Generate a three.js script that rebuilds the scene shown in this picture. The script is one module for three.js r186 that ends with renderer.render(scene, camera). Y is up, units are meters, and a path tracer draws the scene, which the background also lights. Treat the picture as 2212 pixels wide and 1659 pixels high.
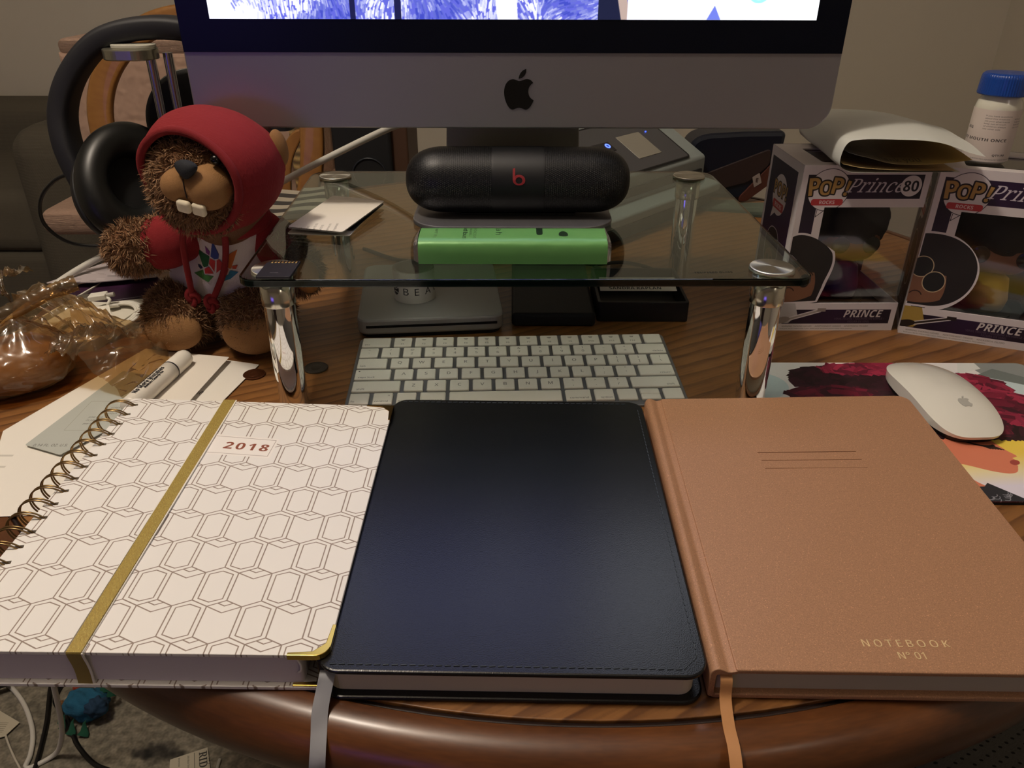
import * as THREE from 'three';
import { RoundedBoxGeometry } from 'three/addons/geometries/RoundedBoxGeometry.js';
import { mergeGeometries, mergeVertices, toCreasedNormals } from 'three/addons/utils/BufferGeometryUtils.js';
import { ImprovedNoise } from 'three/addons/math/ImprovedNoise.js';
import { MarchingCubes } from 'three/addons/objects/MarchingCubes.js';
import { FontLoader } from 'three/addons/loaders/FontLoader.js';
import { TextGeometry } from 'three/addons/geometries/TextGeometry.js';
import { RectAreaLightUniformsLib } from 'three/addons/lights/RectAreaLightUniformsLib.js';

// ---------- camera, exposure, large lights ----------
const T0 = 0.74;                                     // height of the table top
const scene = new THREE.Scene();
scene.background = new THREE.Color(0x000000);
const camera = new THREE.PerspectiveCamera(52.76, 2212 / 1659, 0.02, 30);
camera.position.set(0, T0 + 0.3186, 0);
camera.rotation.set(-THREE.MathUtils.degToRad(28.95), 0, 0.00265);
const renderer = new THREE.WebGLRenderer({ antialias: true });
renderer.toneMapping = THREE.LinearToneMapping;
renderer.toneMappingExposure = 0.8;
renderer.shadowMap.enabled = true;
RectAreaLightUniformsLib.init();
function areaLight(w, h, color, intensity, pos, target) {
  const l = new THREE.RectAreaLight(color, intensity, w, h);
  l.position.set(...pos); l.lookAt(...target); scene.add(l); return l;
}
const CEIL = 2.4;
const LAMP1 = [-0.55, CEIL, -0.35], LAMP2 = [0.95, 1.72, 0.75];
{ const p = new THREE.PointLight(0xfff0de, 4.2); p.position.set(LAMP1[0], CEIL - 0.19, LAMP1[2]); p.shadow.radius = 4; scene.add(p); }  // unseen lamp overhead, placed to light the table top and walls
areaLight(0.2, 0.2, 0xfff0de, 5.5, [LAMP2[0] - 0.1, LAMP2[1] - 0.02, LAMP2[2] - 0.12], [0.1, T0, -0.5]);  // unseen lamp at right, placed for the highlight on the mouse
areaLight(0.9, 0.5, 0x8a70ff, 1.0, [-1.45, 0.95, 2.56], [-0.35, 0.8, -0.6]);  // unseen violet source behind the camera, tints page edges and computer chin
areaLight(0.47, 0.26, 0xc4d0ff, 0.7, [0, T0 + 0.409, -0.6645], [0, T0 + 0.409, 1]);

// ---------- helpers ----------
let seed = 12345;
const rnd = () => { seed = (seed + 0x6D2B79F5) | 0; let t = Math.imul(seed ^ (seed >>> 15), 1 | seed); t = (t + Math.imul(t ^ (t >>> 7), 61 | t)) ^ t; return ((t ^ (t >>> 14)) >>> 0) / 4294967296; };
const noise = new ImprovedNoise();
const N3 = (x, y, z = 0) => noise.noise(x, y, z);
const PI = Math.PI, V = (x, y, z) => new THREE.Vector3(x, y, z);
const lerp = (a, b, t) => a + (b - a) * t, clamp = (x, a = 0, b = 1) => Math.min(b, Math.max(a, x));
const used = {};
const numbered = (n) => { const k = (used[n] = (used[n] ?? -1) + 1); return k ? n + '_' + String(k).padStart(3, '0') : n; };
function thing(name, label, category, [x, y, z] = [0, 0, 0], turn = 0, group) {
  const o = new THREE.Group(); o.name = numbered(name); o.position.set(x, y, z); o.rotation.y = turn;
  o.userData = { label, category }; if (group) o.userData.group = group;
  scene.add(o); return o;
}
function part(parent, name, geo, mat, pos, rot, extra) {
  const m = new THREE.Mesh(geo, mat); m.name = name; m.castShadow = m.receiveShadow = true;
  if (pos) m.position.set(...pos); if (rot) m.rotation.set(...rot);
  if (extra) Object.assign(m.userData, extra);
  parent.add(m); return m;
}
function single(name, label, category, geo, mat, pos, rot, group) {
  const m = part(scene, numbered(name), geo, mat, pos, rot); m.userData = { label, category }; if (group) m.userData.group = group; return m;
}
function struct(name, geo, mat, pos, rot) { const m = part(scene, name, geo, mat, pos, rot); m.userData = { kind: 'structure' }; return m; }
function mat(color, roughness = 0.6, o = {}) { return new THREE.MeshPhysicalMaterial({ color, roughness, ...o }); }
function cv(w, h, draw, o = {}) {
  const c = document.createElement('canvas'); c.width = w; c.height = h; const g = c.getContext('2d'); draw(g, w, h);
  const t = new THREE.CanvasTexture(c); t.colorSpace = THREE.SRGBColorSpace; t.wrapS = t.wrapT = THREE.RepeatWrapping; t.anisotropy = 8;
  if (o.repeat) t.repeat.set(...o.repeat); return t;
}
function dt(w, h, f, srgb, rx = 1, ry = 1) {          // f(x, y) in 0..1 -> [r, g, b] in 0..1 or a number
  const d = new Uint8Array(w * h * 4);
  for (let j = 0; j < h; j++) for (let i = 0; i < w; i++) { const c = f(i / w, j / h), k = (j * w + i) * 4; for (let n = 0; n < 3; n++) d[k + n] = clamp(c.length ? c[n] : c) * 255; d[k + 3] = 255; }
  const t = new THREE.DataTexture(d, w, h); t.magFilter = THREE.LinearFilter; t.minFilter = THREE.LinearMipmapLinearFilter; t.generateMipmaps = true; t.wrapS = t.wrapT = THREE.RepeatWrapping;
  if (srgb) t.colorSpace = THREE.SRGBColorSpace; t.repeat.set(rx, ry); t.needsUpdate = true; return t;
}
const rb = (w, h, d, r = 0.001, s = 3) => new RoundedBoxGeometry(w, h, d, s, Math.min(r, w / 2.01, h / 2.01, d / 2.01));
const cyl = (a, b, h, s = 40, open = false) => new THREE.CylinderGeometry(a, b, h, s, 1, open);
const lathe = (pts, s = 48) => new THREE.LatheGeometry(pts.map((p) => new THREE.Vector2(...p)), s);
const at = (g, x = 0, y = 0, z = 0) => g.translate(x, y, z);
const tube = (pts, r, n = 64, s = 8, closed = false) => new THREE.TubeGeometry(new THREE.CatmullRomCurve3(pts.map((p) => V(...p)), closed, 'centripetal'), n, r, s, closed);
function merge(list) { return mergeGeometries(list.map((g) => { const n = g.index ? g.toNonIndexed() : g.clone(); for (const k of Object.keys(n.attributes)) if (!['position', 'normal', 'uv', 'color'].includes(k)) n.deleteAttribute(k); return n; })); }
function rpoly(pts, r) {                              // closed polygon with rounded corners as a Shape; r: number or list
  const s = new THREE.Shape(), n = pts.length;
  pts.forEach((p, i) => {
    const a = pts[(i + n - 1) % n], b = pts[(i + 1) % n], q = Array.isArray(r) ? r[i] : r;
    const da = Math.hypot(a[0] - p[0], a[1] - p[1]), db = Math.hypot(b[0] - p[0], b[1] - p[1]), k = Math.min(q, da / 2.05, db / 2.05);
    const p1 = [p[0] + (a[0] - p[0]) / da * k, p[1] + (a[1] - p[1]) / da * k], p2 = [p[0] + (b[0] - p[0]) / db * k, p[1] + (b[1] - p[1]) / db * k];
    if (i) s.lineTo(...p1); else s.moveTo(...p1);
    if (k > 1e-6) s.bezierCurveTo(lerp(p1[0], p[0], .55), lerp(p1[1], p[1], .55), lerp(p2[0], p[0], .55), lerp(p2[1], p[1], .55), ...p2);
  });
  s.closePath(); return s;
}
const ext = (shape, depth, bevel = 0, seg = 8) => new THREE.ExtrudeGeometry(shape, { depth: depth - 2 * bevel, bevelEnabled: bevel > 0, bevelSize: bevel, bevelThickness: bevel, bevelOffset: -bevel, bevelSegments: 2, curveSegments: seg }).translate(0, 0, bevel);
const flat = (pts, t, r = 0, bevel = 0, holes) => {    // polygon of [x, z] lying on y = 0, thickness t
  const s = rpoly(pts.map(([x, z]) => [x, -z]), r); if (holes) for (const h of holes) s.holes.push(rpoly(h.map(([x, z]) => [x, -z]), 0));
  return ext(s, t, bevel).rotateX(-PI / 2);
};
function uvXZ(g, x0, z0, w, d) { const p = g.attributes.position, u = g.attributes.uv; for (let i = 0; i < p.count; i++) u.setXY(i, (p.getX(i) - x0) / w, 1 - (p.getZ(i) - z0) / d); return g; }
function uvXY(g, x0, y0, w, h) { const p = g.attributes.position, u = g.attributes.uv; for (let i = 0; i < p.count; i++) u.setXY(i, (p.getX(i) - x0) / w, (p.getY(i) - y0) / h); return g; }
function warp(g, f) { const p = g.attributes.position, v = V(0, 0, 0); for (let i = 0; i < p.count; i++) { v.fromBufferAttribute(p, i); f(v); p.setXYZ(i, v.x, v.y, v.z); } g.computeVertexNormals(); return g; }
function vcol(g, f) { const p = g.attributes.position, a = new Float32Array(p.count * 3); for (let i = 0; i < p.count; i++) { const c = f(p.getX(i), p.getY(i), p.getZ(i)); a.set(c, i * 3); } g.setAttribute('color', new THREE.BufferAttribute(a, 3)); return g; }
function grid(nu, nv, f) {                            // parametric surface, u and v in 0..1
  const pos = [], uv = [], idx = [];
  for (let j = 0; j <= nv; j++) for (let i = 0; i <= nu; i++) { pos.push(...f(i / nu, j / nv)); uv.push(i / nu, j / nv); }
  for (let j = 0; j < nv; j++) for (let i = 0; i < nu; i++) { const a = j * (nu + 1) + i, b = a + 1, c = a + nu + 1, d = c + 1; idx.push(a, b, d, a, d, c); }
  const g = new THREE.BufferGeometry(); g.setAttribute('position', new THREE.Float32BufferAttribute(pos, 3)); g.setAttribute('uv', new THREE.Float32BufferAttribute(uv, 2)); g.setIndex(idx); g.computeVertexNormals(); return g;
}
const fonts = {}; for (const k of ['sans_bold', 'sans_regular']) fonts[k] = await new FontLoader().loadAsync('fonts/droid/droid_' + k + '.typeface.json');
function text(s, size, depth = 0.0004, font = 'sans_regular') {  // flat text lying in XY, centred
  const g = new TextGeometry(s, { font: fonts[font], size, depth, curveSegments: 3, bevelEnabled: false }); g.computeBoundingBox(); const b = g.boundingBox; return g.translate(-(b.min.x + b.max.x) / 2, -(b.min.y + b.max.y) / 2, 0);
}
const fabricBump = dt(256, 256, (x, y) => 0.5 + 0.25 * Math.sin(x * 2 * PI * 64) + 0.25 * Math.sin(y * 2 * PI * 64));
const fuzz = dt(256, 256, (x, y) => 0.5 + 0.5 * (rnd() - 0.5));
const chrome = mat(0xf2f2f0, 0.045, { metalness: 1 }), alu = mat(0xb9b9bd, 0.38, { metalness: 0.9 }), blackPlastic = mat(0x060608, 0.45), white = mat(0xd9d6cf, 0.55), gold = mat(0xd9b45a, 0.25, { metalness: 1 });

// ---------- room ----------
const XL = -3.2, XR = 1.73, ZB = -3.0, ZF = 3.3;
const paint = mat(0xd6cebe, 0.85, { bumpMap: dt(256, 256, (x, y) => 0.5 + 0.5 * N3(x * 40, y * 40, 3)), bumpScale: 0.0006 });
const carpetBump = dt(512, 512, (x, y) => { const a = N3(x * 90, y * 90, 1), b = N3(x * 170 + 9, y * 170, 5); return 0.5 + 0.42 * a + 0.3 * b; }, false, 1, 1);
const carpetMap = dt(1024, 1024, (x, y) => {
  const a = N3(x * 90, y * 90, 1), b = N3(x * 300, y * 300, 7), c = N3(x * 7, y * 7, 4); const v = 0.47 + 0.13 * a + 0.09 * b + 0.05 * c;
  const px = lerp(-1.3, -0.1, x), pz = lerp(-0.3, -1.5, y); let s = 1;
  for (const [cx, cz, r] of [[-0.535, -0.757, 0.02], [-0.56, -0.755, 0.012], [-0.505, -0.752, 0.012]]) { const d = Math.hypot(px - cx, (pz - cz) * 1.4) / r + 0.5 * N3(px * 90, pz * 90, 2); s *= 1 - 0.55 * clamp(1.6 - d); }
  return [v * s, v * 0.945 * s, v * 0.83 * s];
}, true);
const carpet = mat(0xffffff, 1, { map: carpetMap, bumpMap: carpetBump, bumpScale: 0.006, sheen: 0.3, sheenRoughness: 0.9, sheenColor: new THREE.Color(0x888070) });
{
  const W = XR - XL, D = ZF - ZB, cx = (XL + XR) / 2, cz = (ZB + ZF) / 2;
  const f = new THREE.BoxGeometry(W + 0.2, 0.1, D + 0.2).translate(cx, -0.05, cz);
  struct('floor', uvXZ(f, -1.3, -1.5, 1.2, 1.2), carpet);
  struct('ceiling', new THREE.BoxGeometry(W + 0.2, 0.1, D + 0.2).translate(cx, CEIL + 0.05, cz), mat(0xd8d2c8, 0.9));
  struct('wall_back', new THREE.BoxGeometry(W, CEIL, 0.1).translate(cx, CEIL / 2, ZB - 0.05), paint);
  struct('wall_front', new THREE.BoxGeometry(W, CEIL, 0.1).translate(cx, CEIL / 2, ZF + 0.05), paint);
  struct('wall_left', new THREE.BoxGeometry(0.1, CEIL, D + 0.2).translate(XL - 0.05, CEIL / 2, cz), paint);
  struct('wall_right', new THREE.BoxGeometry(0.1, CEIL, D + 0.2).translate(XR + 0.05, CEIL / 2, cz), paint);
  struct('baseboard_back', rb(W, 0.09, 0.014, 0.004).translate(cx, 0.045, ZB + 0.007), mat(0xcfc8bb, 0.5));
}
{ // light sources out of view: globe overhead, lamp at right, violet screen
  const c = thing('unseen_ceiling_lamp', 'round frosted globe lamp out of view, placed to light table and walls', 'ceiling light', [LAMP1[0], CEIL, LAMP1[2]]);
  part(c, 'base_plate', cyl(0.06, 0.07, 0.03).translate(0, -0.015, 0), white); part(c, 'stem', cyl(0.012, 0.012, 0.07).translate(0, -0.06, 0), white);
  part(c, 'glass_globe', new THREE.SphereGeometry(0.1, 40, 28), mat(0xfff2dd, 0.6, { emissive: 0xfff0de, emissiveIntensity: 2.2 }), [0, -0.19, 0]);
  const l = thing('unseen_floor_lamp', 'slim black lamp out of view at right, placed for the mouse highlight', 'lamp', [LAMP2[0], 0, LAMP2[2]]);
  part(l, 'base', lathe([[0, 0.025], [0.12, 0.02], [0.14, 0.006], [0.14, 0], [0, 0]]), blackPlastic);
  part(l, 'pole', cyl(0.011, 0.011, 1.72).translate(0, 0.88, 0), blackPlastic);
  const d = V(-0.75, -0.95, -1.15).normalize(), sh = part(l, 'lamp_shade', lathe([[0.02, 0.02], [0.1, 0.02], [0.14, -0.08], [0.136, -0.08], [0.097, 0.013], [0.02, 0.013]]), blackPlastic, [-0.06, 1.78, -0.07]);
  sh.quaternion.setFromUnitVectors(V(0, -1, 0), d);
  part(sh, 'light_disc', cyl(0.09, 0.09, 0.004), mat(0xfff0dd, 0.6, { emissive: 0xffd6a2, emissiveIntensity: 3 }), [0, 0.01, 0]);
  const tv = thing('unseen_television', 'violet glowing screen out of view behind the camera, tints page edges and chin', 'unseen_television', [-1.45, 0.95, 2.6]);
  tv.rotation.y = PI + Math.atan2(1.1, -3.2) + 0; tv.lookAt(-0.35, 0.95, -0.6);
  part(tv, 'housing', rb(0.98, 0.58, 0.04, 0.01), blackPlastic, [0, 0, 0]);
  part(tv, 'screen', rb(0.9, 0.5, 0.002, 0.0005), mat(0x101018, 0.3, { emissive: 0x7a62ff, emissiveIntensity: 0.9 }), [0, 0, 0.0205]);
  part(tv, 'foot', rb(0.5, 0.06, 0.16, 0.01), blackPlastic, [0, -0.32, 0]);
  const cab = thing('low_cabinet', 'low dark cabinet out of view, holding up the violet screen', 'cabinet', [-1.45, 0, 2.5], tv.rotation.y);
  part(cab, 'carcass', rb(1.1, 0.6, 0.36, 0.01).translate(0, 0.3, 0), mat(0x2a1a10, 0.6));
}
// ---------- round wooden table ----------
const TC = [0.042, -0.755];
const woodFn = (ang, freq, warpA) => (x, y, S) => {
  const X = (x - 0.5) * S, Y = (y - 0.5) * S, c = Math.cos(ang), s = Math.sin(ang);
  const a = X * c + Y * s, b = -X * s + Y * c;
  const r = b + warpA * N3(a * 1.8, b * 3.2, 2.2) + 0.004 * N3(a * 9, b * 26, 8) + 0.0012 * N3(a * 40, b * 120, 3);
  const q = r * freq * (1 + 0.25 * N3(b * 2, 0.3, 7)), f = q - Math.floor(q), band = Math.pow(f, 2.4) * (f > 0.94 ? (1 - f) / 0.06 : 1);
  const fib = N3(a * 60, b * 900, 1), pore = N3(a * 25, b * 420, 5), big = N3(a * 1.2, b * 6, 9);
  return clamp(0.72 * band * (0.55 + 0.45 * N3(a * 5, b * 14, 6) + 0.3) + 0.14 * fib + 0.16 * (pore > 0.25 ? 1 : 0) + 0.18 * big + 0.1);
};
const wA = woodFn(0.5, 72, 0.035);
const woodMap = dt(1536, 1536, (x, y) => { const v = wA(x, y, 1.12); return [lerp(0.565, 0.29, v), lerp(0.385, 0.165, v), lerp(0.205, 0.075, v)]; }, true);
const woodRough = dt(512, 512, (x, y) => 0.42 + 0.1 * N3(x * 30, y * 30, 2));
const topWood = mat(0xffffff, 1, { map: woodMap, roughnessMap: woodRough, clearcoat: 0.25, clearcoatRoughness: 0.28 });
const rimMap = dt(2048, 128, (x, y) => { const n = N3(x * 60, y * 5, 3), m = N3(x * 400, y * 60, 6), k = N3(x * 16, y * 2, 9); const v = clamp(0.45 + 0.35 * n + 0.22 * m + 0.3 * k); return [lerp(0.43, 0.2, v), lerp(0.25, 0.1, v), lerp(0.105, 0.036, v)]; }, true);
const rimWood = mat(0xffffff, 0.38, { map: rimMap, clearcoat: 0.35, clearcoatRoughness: 0.22 });
{
  const t = thing('round_table', 'round brown wooden table with rounded rim and dark inlay groove', 'table', [TC[0], 0, TC[1]]);
  const top = lathe([[0, T0 - 0.03], [0.51, T0 - 0.03], [0.51, T0 - 0.0008], [0.5092, T0], [0.3, T0], [0.0001, T0]], 160); uvXZ(top, -0.56, -0.56, 1.12, 1.12);
  part(t, 'tabletop', top, topWood);
  part(t, 'inlay_groove', lathe([[0.5101, T0 - 0.006], [0.5101, T0 - 0.002], [0.513, T0 - 0.002], [0.513, T0 - 0.006]], 160), mat(0x1e0c05, 0.6));
  const prof = [[0.5131, T0 - 0.0305], [0.5131, T0 - 0.0008], [0.514, T0]]; for (let i = 0; i <= 14; i++) { const a = i / 14 * PI * 0.94; prof.push([0.519 + 0.018 * Math.sin(a), T0 - 0.0225 + 0.0225 * Math.cos(a)]); } prof.push([0.5131, T0 - 0.045]);
  part(t, 'rim', lathe(prof, 200), rimWood);
  part(t, 'apron', lathe([[0.4, T0 - 0.03], [0.4, T0 - 0.11], [0.38, T0 - 0.11], [0.38, T0 - 0.03]], 96), rimWood);
  part(t, 'pedestal', lathe([[0.001, T0 - 0.031], [0.16, T0 - 0.031], [0.15, 0.66], [0.06, 0.6], [0.05, 0.5], [0.085, 0.38], [0.06, 0.25], [0.09, 0.18], [0.09, 0.1], [0.001, 0.1]]), rimWood);
  for (let i = 0; i < 4; i++) { const a = PI * 0.985 + i * PI / 2 + 0.0; const g = ext(rpoly([[0.05, 0.19], [0.16, 0.12], [0.26, 0.045], [0.285, 0], [0.235, 0], [0.15, 0.06], [0.05, 0.09]], 0.02), 0.06, 0.008).translate(0, 0, -0.03).rotateY(a); part(t, 'foot', g, mat(0xb98a55, 0.45)); }
}
// ---------- glass riser ----------
const GT = 0.115;
{
  const r = thing('glass_riser', 'clear tempered glass monitor riser on four chrome legs', 'monitor stand', [0, T0, 0]);
  const q = [[-0.1986, -0.5206], [0.2198, -0.5255], [0.2125, -0.8466], [-0.2143, -0.842]];
  part(r, 'glass_panel', flat(q, 0.006, [0.013, 0.013, 0.02, 0.02], 0.0012).translate(0, GT - 0.006, 0), mat(0xffffff, 0.0, { transmission: 1, thickness: 0.006, ior: 1.52, attenuationColor: new THREE.Color(0.34, 0.66, 0.54), attenuationDistance: 0.03, specularIntensity: 1 }));
  const ring = rpoly(q.map(([x, z]) => [x, -z]), [0.013, 0.013, 0.02, 0.02]); ring.holes.push(new THREE.Path(rpoly(q.map(([x, z]) => [x * 0.998, -(z + 0.684) * 0.998 + 0.684]), [0.013, 0.013, 0.02, 0.02]).getPoints(8)));
  part(r, 'dark_edge_ring', ext(ring, 0.0046, 0).rotateX(-PI / 2).translate(0, GT - 0.0053, 0), mat(0x0c1f1a, 0.12));  // opaque dark green ring: dark internal reflection of the edge put into colour
  const capM = mat(0xd8d6cc, 0.3, { metalness: 1, anisotropy: 0.9 }), collarM = mat(0xcfcbbd, 0.16, { metalness: 1 });
  const tubeG = lathe([[0, 0], [0.0118, 0], [0.0118, 0.0006], [0.0116, 0.0012], [0.0116, 0.089], [0, 0.089]], 48), colG = lathe([[0.0, 0], [0.0122, 0], [0.0126, 0.0006], [0.0126, 0.0194], [0, 0.0194]], 48);
  const capG = lathe([[0, 0.003], [0.0155, 0.0029], [0.0165, 0.0019], [0.0165, 0], [0, 0]], 48);
  for (const [x, z] of [[-0.1755, -0.5394], [0.1925, -0.5441], [-0.1853, -0.8135], [0.1852, -0.8175]]) {
    const l = part(r, 'leg', tubeG, chrome, [x, 0, z]);
    part(l, 'collar', colG, collarM, [0, 0.0893, 0]); part(l, 'cap', capG, capM, [0, GT + 0.0002, 0]);
  }
  part(r, 'printed_text', text('TEMPERED GLASS', 0.0026, 0.0001).rotateX(-PI / 2).rotateY(0.06), mat(0x1a1a18, 0.6), [0.148, GT + 0.0001, -0.5385]);
}
// ---------- desktop computer ----------
function appleShapes(s) {                             // fruit emblem, about 1 unit high, times s
  const b = new THREE.Shape(), P = (x, y) => [x * s, y * s], C = (...a) => b.bezierCurveTo(...a.map((v) => v * s));
  b.moveTo(...P(0.0, 0.235)); C(0.08, 0.235, 0.16, 0.3, 0.26, 0.29); C(0.36, 0.28, 0.4, 0.22, 0.43, 0.18); C(0.33, 0.12, 0.27, 0.02, 0.285, -0.1); C(0.3, -0.22, 0.37, -0.29, 0.45, -0.325);
  C(0.41, -0.44, 0.33, -0.58, 0.24, -0.6); C(0.16, -0.62, 0.1, -0.55, 0.0, -0.55); C(-0.1, -0.55, -0.15, -0.62, -0.23, -0.6); C(-0.36, -0.56, -0.48, -0.28, -0.465, -0.06); C(-0.45, 0.16, -0.33, 0.28, -0.2, 0.285); C(-0.12, 0.29, -0.06, 0.235, 0.0, 0.235);
  const l = new THREE.Shape(); l.moveTo(...P(-0.02, 0.3)); l.bezierCurveTo(...P(0.0, 0.45), ...P(0.09, 0.55), ...P(0.21, 0.58)); l.bezierCurveTo(...P(0.23, 0.43), ...P(0.13, 0.31), ...P(-0.02, 0.3)); return [b, l];
}
const screenMap = cv(1024, 576, (g, w, h) => {
  g.fillStyle = '#f4f8ff'; g.fillRect(0, 0, w, h); g.fillStyle = '#5a5fc8'; g.fillRect(90, 0, 660, h);
  for (let i = 0; i < 16000; i++) { const x = 40 + rnd() * 720, y = rnd() * h, k = N3(x * 0.012, y * 0.014, 3) + 0.5 * N3(x * 0.05, y * 0.05, 1); const b = clamp(0.5 + k * 0.9 + (rnd() - 0.5) * 0.5 + clamp((130 - x) / 70) * 0.8); g.strokeStyle = `rgb(${60 + 190 * b | 0},${70 + 180 * b | 0},${180 + 75 * b | 0})`; g.lineWidth = 1.5 + rnd() * 2.5; const a = 1.9 + N3(x * 0.01, y * 0.01, 9) * 2; g.beginPath(); g.moveTo(x, y); g.lineTo(x + Math.cos(a) * 11, y + Math.sin(a) * 11); g.stroke(); }
  g.fillStyle = '#181a44'; g.fillRect(238, 0, 9, h); g.fillRect(313, 0, 11, h);
  g.fillStyle = '#fdfdff'; g.beginPath(); g.moveTo(455, 300); g.lineTo(505, 300); g.lineTo(520, h); g.lineTo(486, h); g.fill();
  g.fillStyle = '#191d38'; g.fillRect(655, 0, 46, h); g.fillStyle = '#b09a92'; g.beginPath(); g.moveTo(672, 480); g.lineTo(692, 480); g.lineTo(708, h); g.lineTo(694, h); g.fill();
  g.fillStyle = '#e6e4f6'; g.fillRect(704, 0, 56, h); g.fillStyle = '#fbfdff'; g.fillRect(757, 0, w - 757, h);
  g.fillStyle = '#6a78d8'; g.beginPath(); g.moveTo(838, h); g.lineTo(850, h - 22); g.lineTo(862, h); g.fill(); g.strokeStyle = '#9be4f4'; g.lineWidth = 5; g.beginPath(); g.arc(922, h - 46, 18, 0, PI); g.stroke();
});
{
  const W = 0.528, y0 = 0.192, H = 0.383, zf = -0.671;
  const c = thing('desktop_computer', 'silver all in one desktop computer with lit screen on the glass riser', 'computer', [0, T0, 0]);
  const hull = ext(rpoly([[-W / 2, y0], [W / 2, y0], [W / 2, y0 + H], [-W / 2, y0 + H]], 0.019), 0.007, 0.0012, 10).translate(0, 0, zf - 0.007);
  const alum = mat(0x9a979b, 0.42, { metalness: 0.75, bumpMap: fuzz, bumpScale: 0.00002 });
  part(c, 'chin_and_shell', hull, alum);
  part(c, 'back_bulge', grid(40, 28, (u, v) => { const x = (u - 0.5) * W * 0.985, y = y0 + 0.004 + v * (H - 0.008), a = (2 * u - 1), b = 2 * v - 1; return [x, y, zf - 0.0068 - 0.038 * Math.pow(Math.max(0, 1 - a * a), 0.8) * Math.pow(Math.max(0, 1 - b * b), 0.8)]; }), alum);
  part(c, 'bezel', ext(rpoly([[-W / 2 + 0.0006, 0.2505], [W / 2 - 0.0006, 0.2505], [W / 2 - 0.0006, y0 + H - 0.0006], [-W / 2 + 0.0006, y0 + H - 0.0006]], [0, 0, 0.018, 0.018]), 0.0012, 0.0003).translate(0, 0, zf - 0.0004), mat(0x060a18, 0.28, { specularIntensity: 0.5 }));  // navy cast of lens haze put into the black bezel colour
  part(c, 'screen', uvXY(new THREE.BoxGeometry(0.476, 0.268, 0.0004).translate(0, 0.2748 + 0.134, zf + 0.001), -0.238, 0.2748, 0.476, 0.268), mat(0x05050a, 0.08, { emissive: 0xffffff, emissiveMap: screenMap, emissiveIntensity: 1.7 }));
  const sh = appleShapes(0.0265), lg = merge(sh.map((s) => ext(s, 0.0006, 0, 14))); part(c, 'emblem', lg, mat(0x04050a, 0.15), [0.0052, 0.2232, zf - 0.0002]);
  const foot = ext(rpoly([[-0.0865, 0], [0.0865, 0], [0.0865, 0.175], [-0.0865, 0.175]], [0.03, 0.03, 0.006, 0.006]), 0.004, 0.0008, 10).rotateX(-PI / 2).translate(0, GT + 0.0005, -0.632);
  part(c, 'foot', foot, mat(0x87868a, 0.4, { metalness: 0.75 }));
  const nk = ext(rpoly([[-0.068, 0], [0.068, 0], [0.06, 0.12], [-0.06, 0.12]], 0.004), 0.006, 0.001).rotateX(0.42).translate(0, GT + 0.0045, -0.803); part(c, 'neck', nk, mat(0xb2b0a6, 0.5, { metalness: 0.15 }));
  part(c, 'hinge', rb(0.1, 0.05, 0.06, 0.008), alum, [0, 0.24, -0.735]);
}
// ---------- speaker ----------
{
  const d = thing('wireless_speaker', 'black pill shaped wireless speaker on the silver computer foot', 'speaker', [0.0046, T0 + 0.1482, -0.675]);
  const R = 0.0277, L = 0.097, prof = []; for (let i = 0; i <= 24; i++) { const a = i / 24 * PI / 2; prof.push([R * Math.pow(Math.sin(a), 0.8), -L + 0.034 * (1 - Math.pow(Math.cos(a), 0.92))]); } prof.push([R, 0]);
  const full = [...prof, ...prof.slice(0, -1).reverse().map(([x, y]) => [x, -y])];
  const pf = (x, y) => { const u = x * 8, v = y * 8; const r = (Math.floor(v) % 2) * 0.5; const a = (u + r) % 1 - 0.5, b = v % 1 - 0.5; return Math.hypot(a, b) < 0.32 ? 0 : 1; }, perf = dt(128, 128, pf), perfC = dt(128, 128, (x, y) => 0.35 + 0.65 * pf(x, y), true);
  const gg = lathe(full, 96).rotateZ(PI / 2); { const p = gg.attributes.position, u = gg.attributes.uv; for (let i = 0; i < p.count; i++) u.setXY(i, u.getX(i) * 14, p.getX(i) / 0.0128); }
  part(d, 'grille', gg, mat(0x0e0f13, 0.4, { metalness: 0.1, map: perfC, bumpMap: perf, bumpScale: 0.0004 }));
  part(d, 'centre_band', lathe([[R + 0.0002, -0.022], [R + 0.0003, -0.02], [R + 0.0003, 0.02], [R + 0.0002, 0.022]], 72).rotateZ(PI / 2), mat(0x0a0b0f, 0.5));
  const s = new THREE.Shape(); s.moveTo(-0.0052, 0.0085); s.lineTo(-0.0032, 0.0092); s.lineTo(-0.0032, 0.0025); s.bezierCurveTo(-0.001, 0.0045, 0.0052, 0.0035, 0.0052, -0.0012); s.bezierCurveTo(0.0052, -0.0064, -0.0052, -0.0066, -0.0052, -0.0008); s.closePath();
  const h = new THREE.Path(); h.absarc(0, -0.0012, 0.0028, 0, 2 * PI, true); s.holes.push(h);
  part(d, 'emblem', warp(ext(s, 0.0006, 0, 10), (v) => { const a = (v.y + 0.0075) / R; v.y = R * Math.sin(a); v.z = R * Math.cos(a) + v.z + 0.0002; }), mat(0x8a2026, 0.5), [0.0008, 0.0045 - 0.0045, 0]);
  part(d, 'foot', rb(0.1, 0.002, 0.02, 0.0008), blackPlastic, [0, -0.0277, 0]);
}
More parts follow.
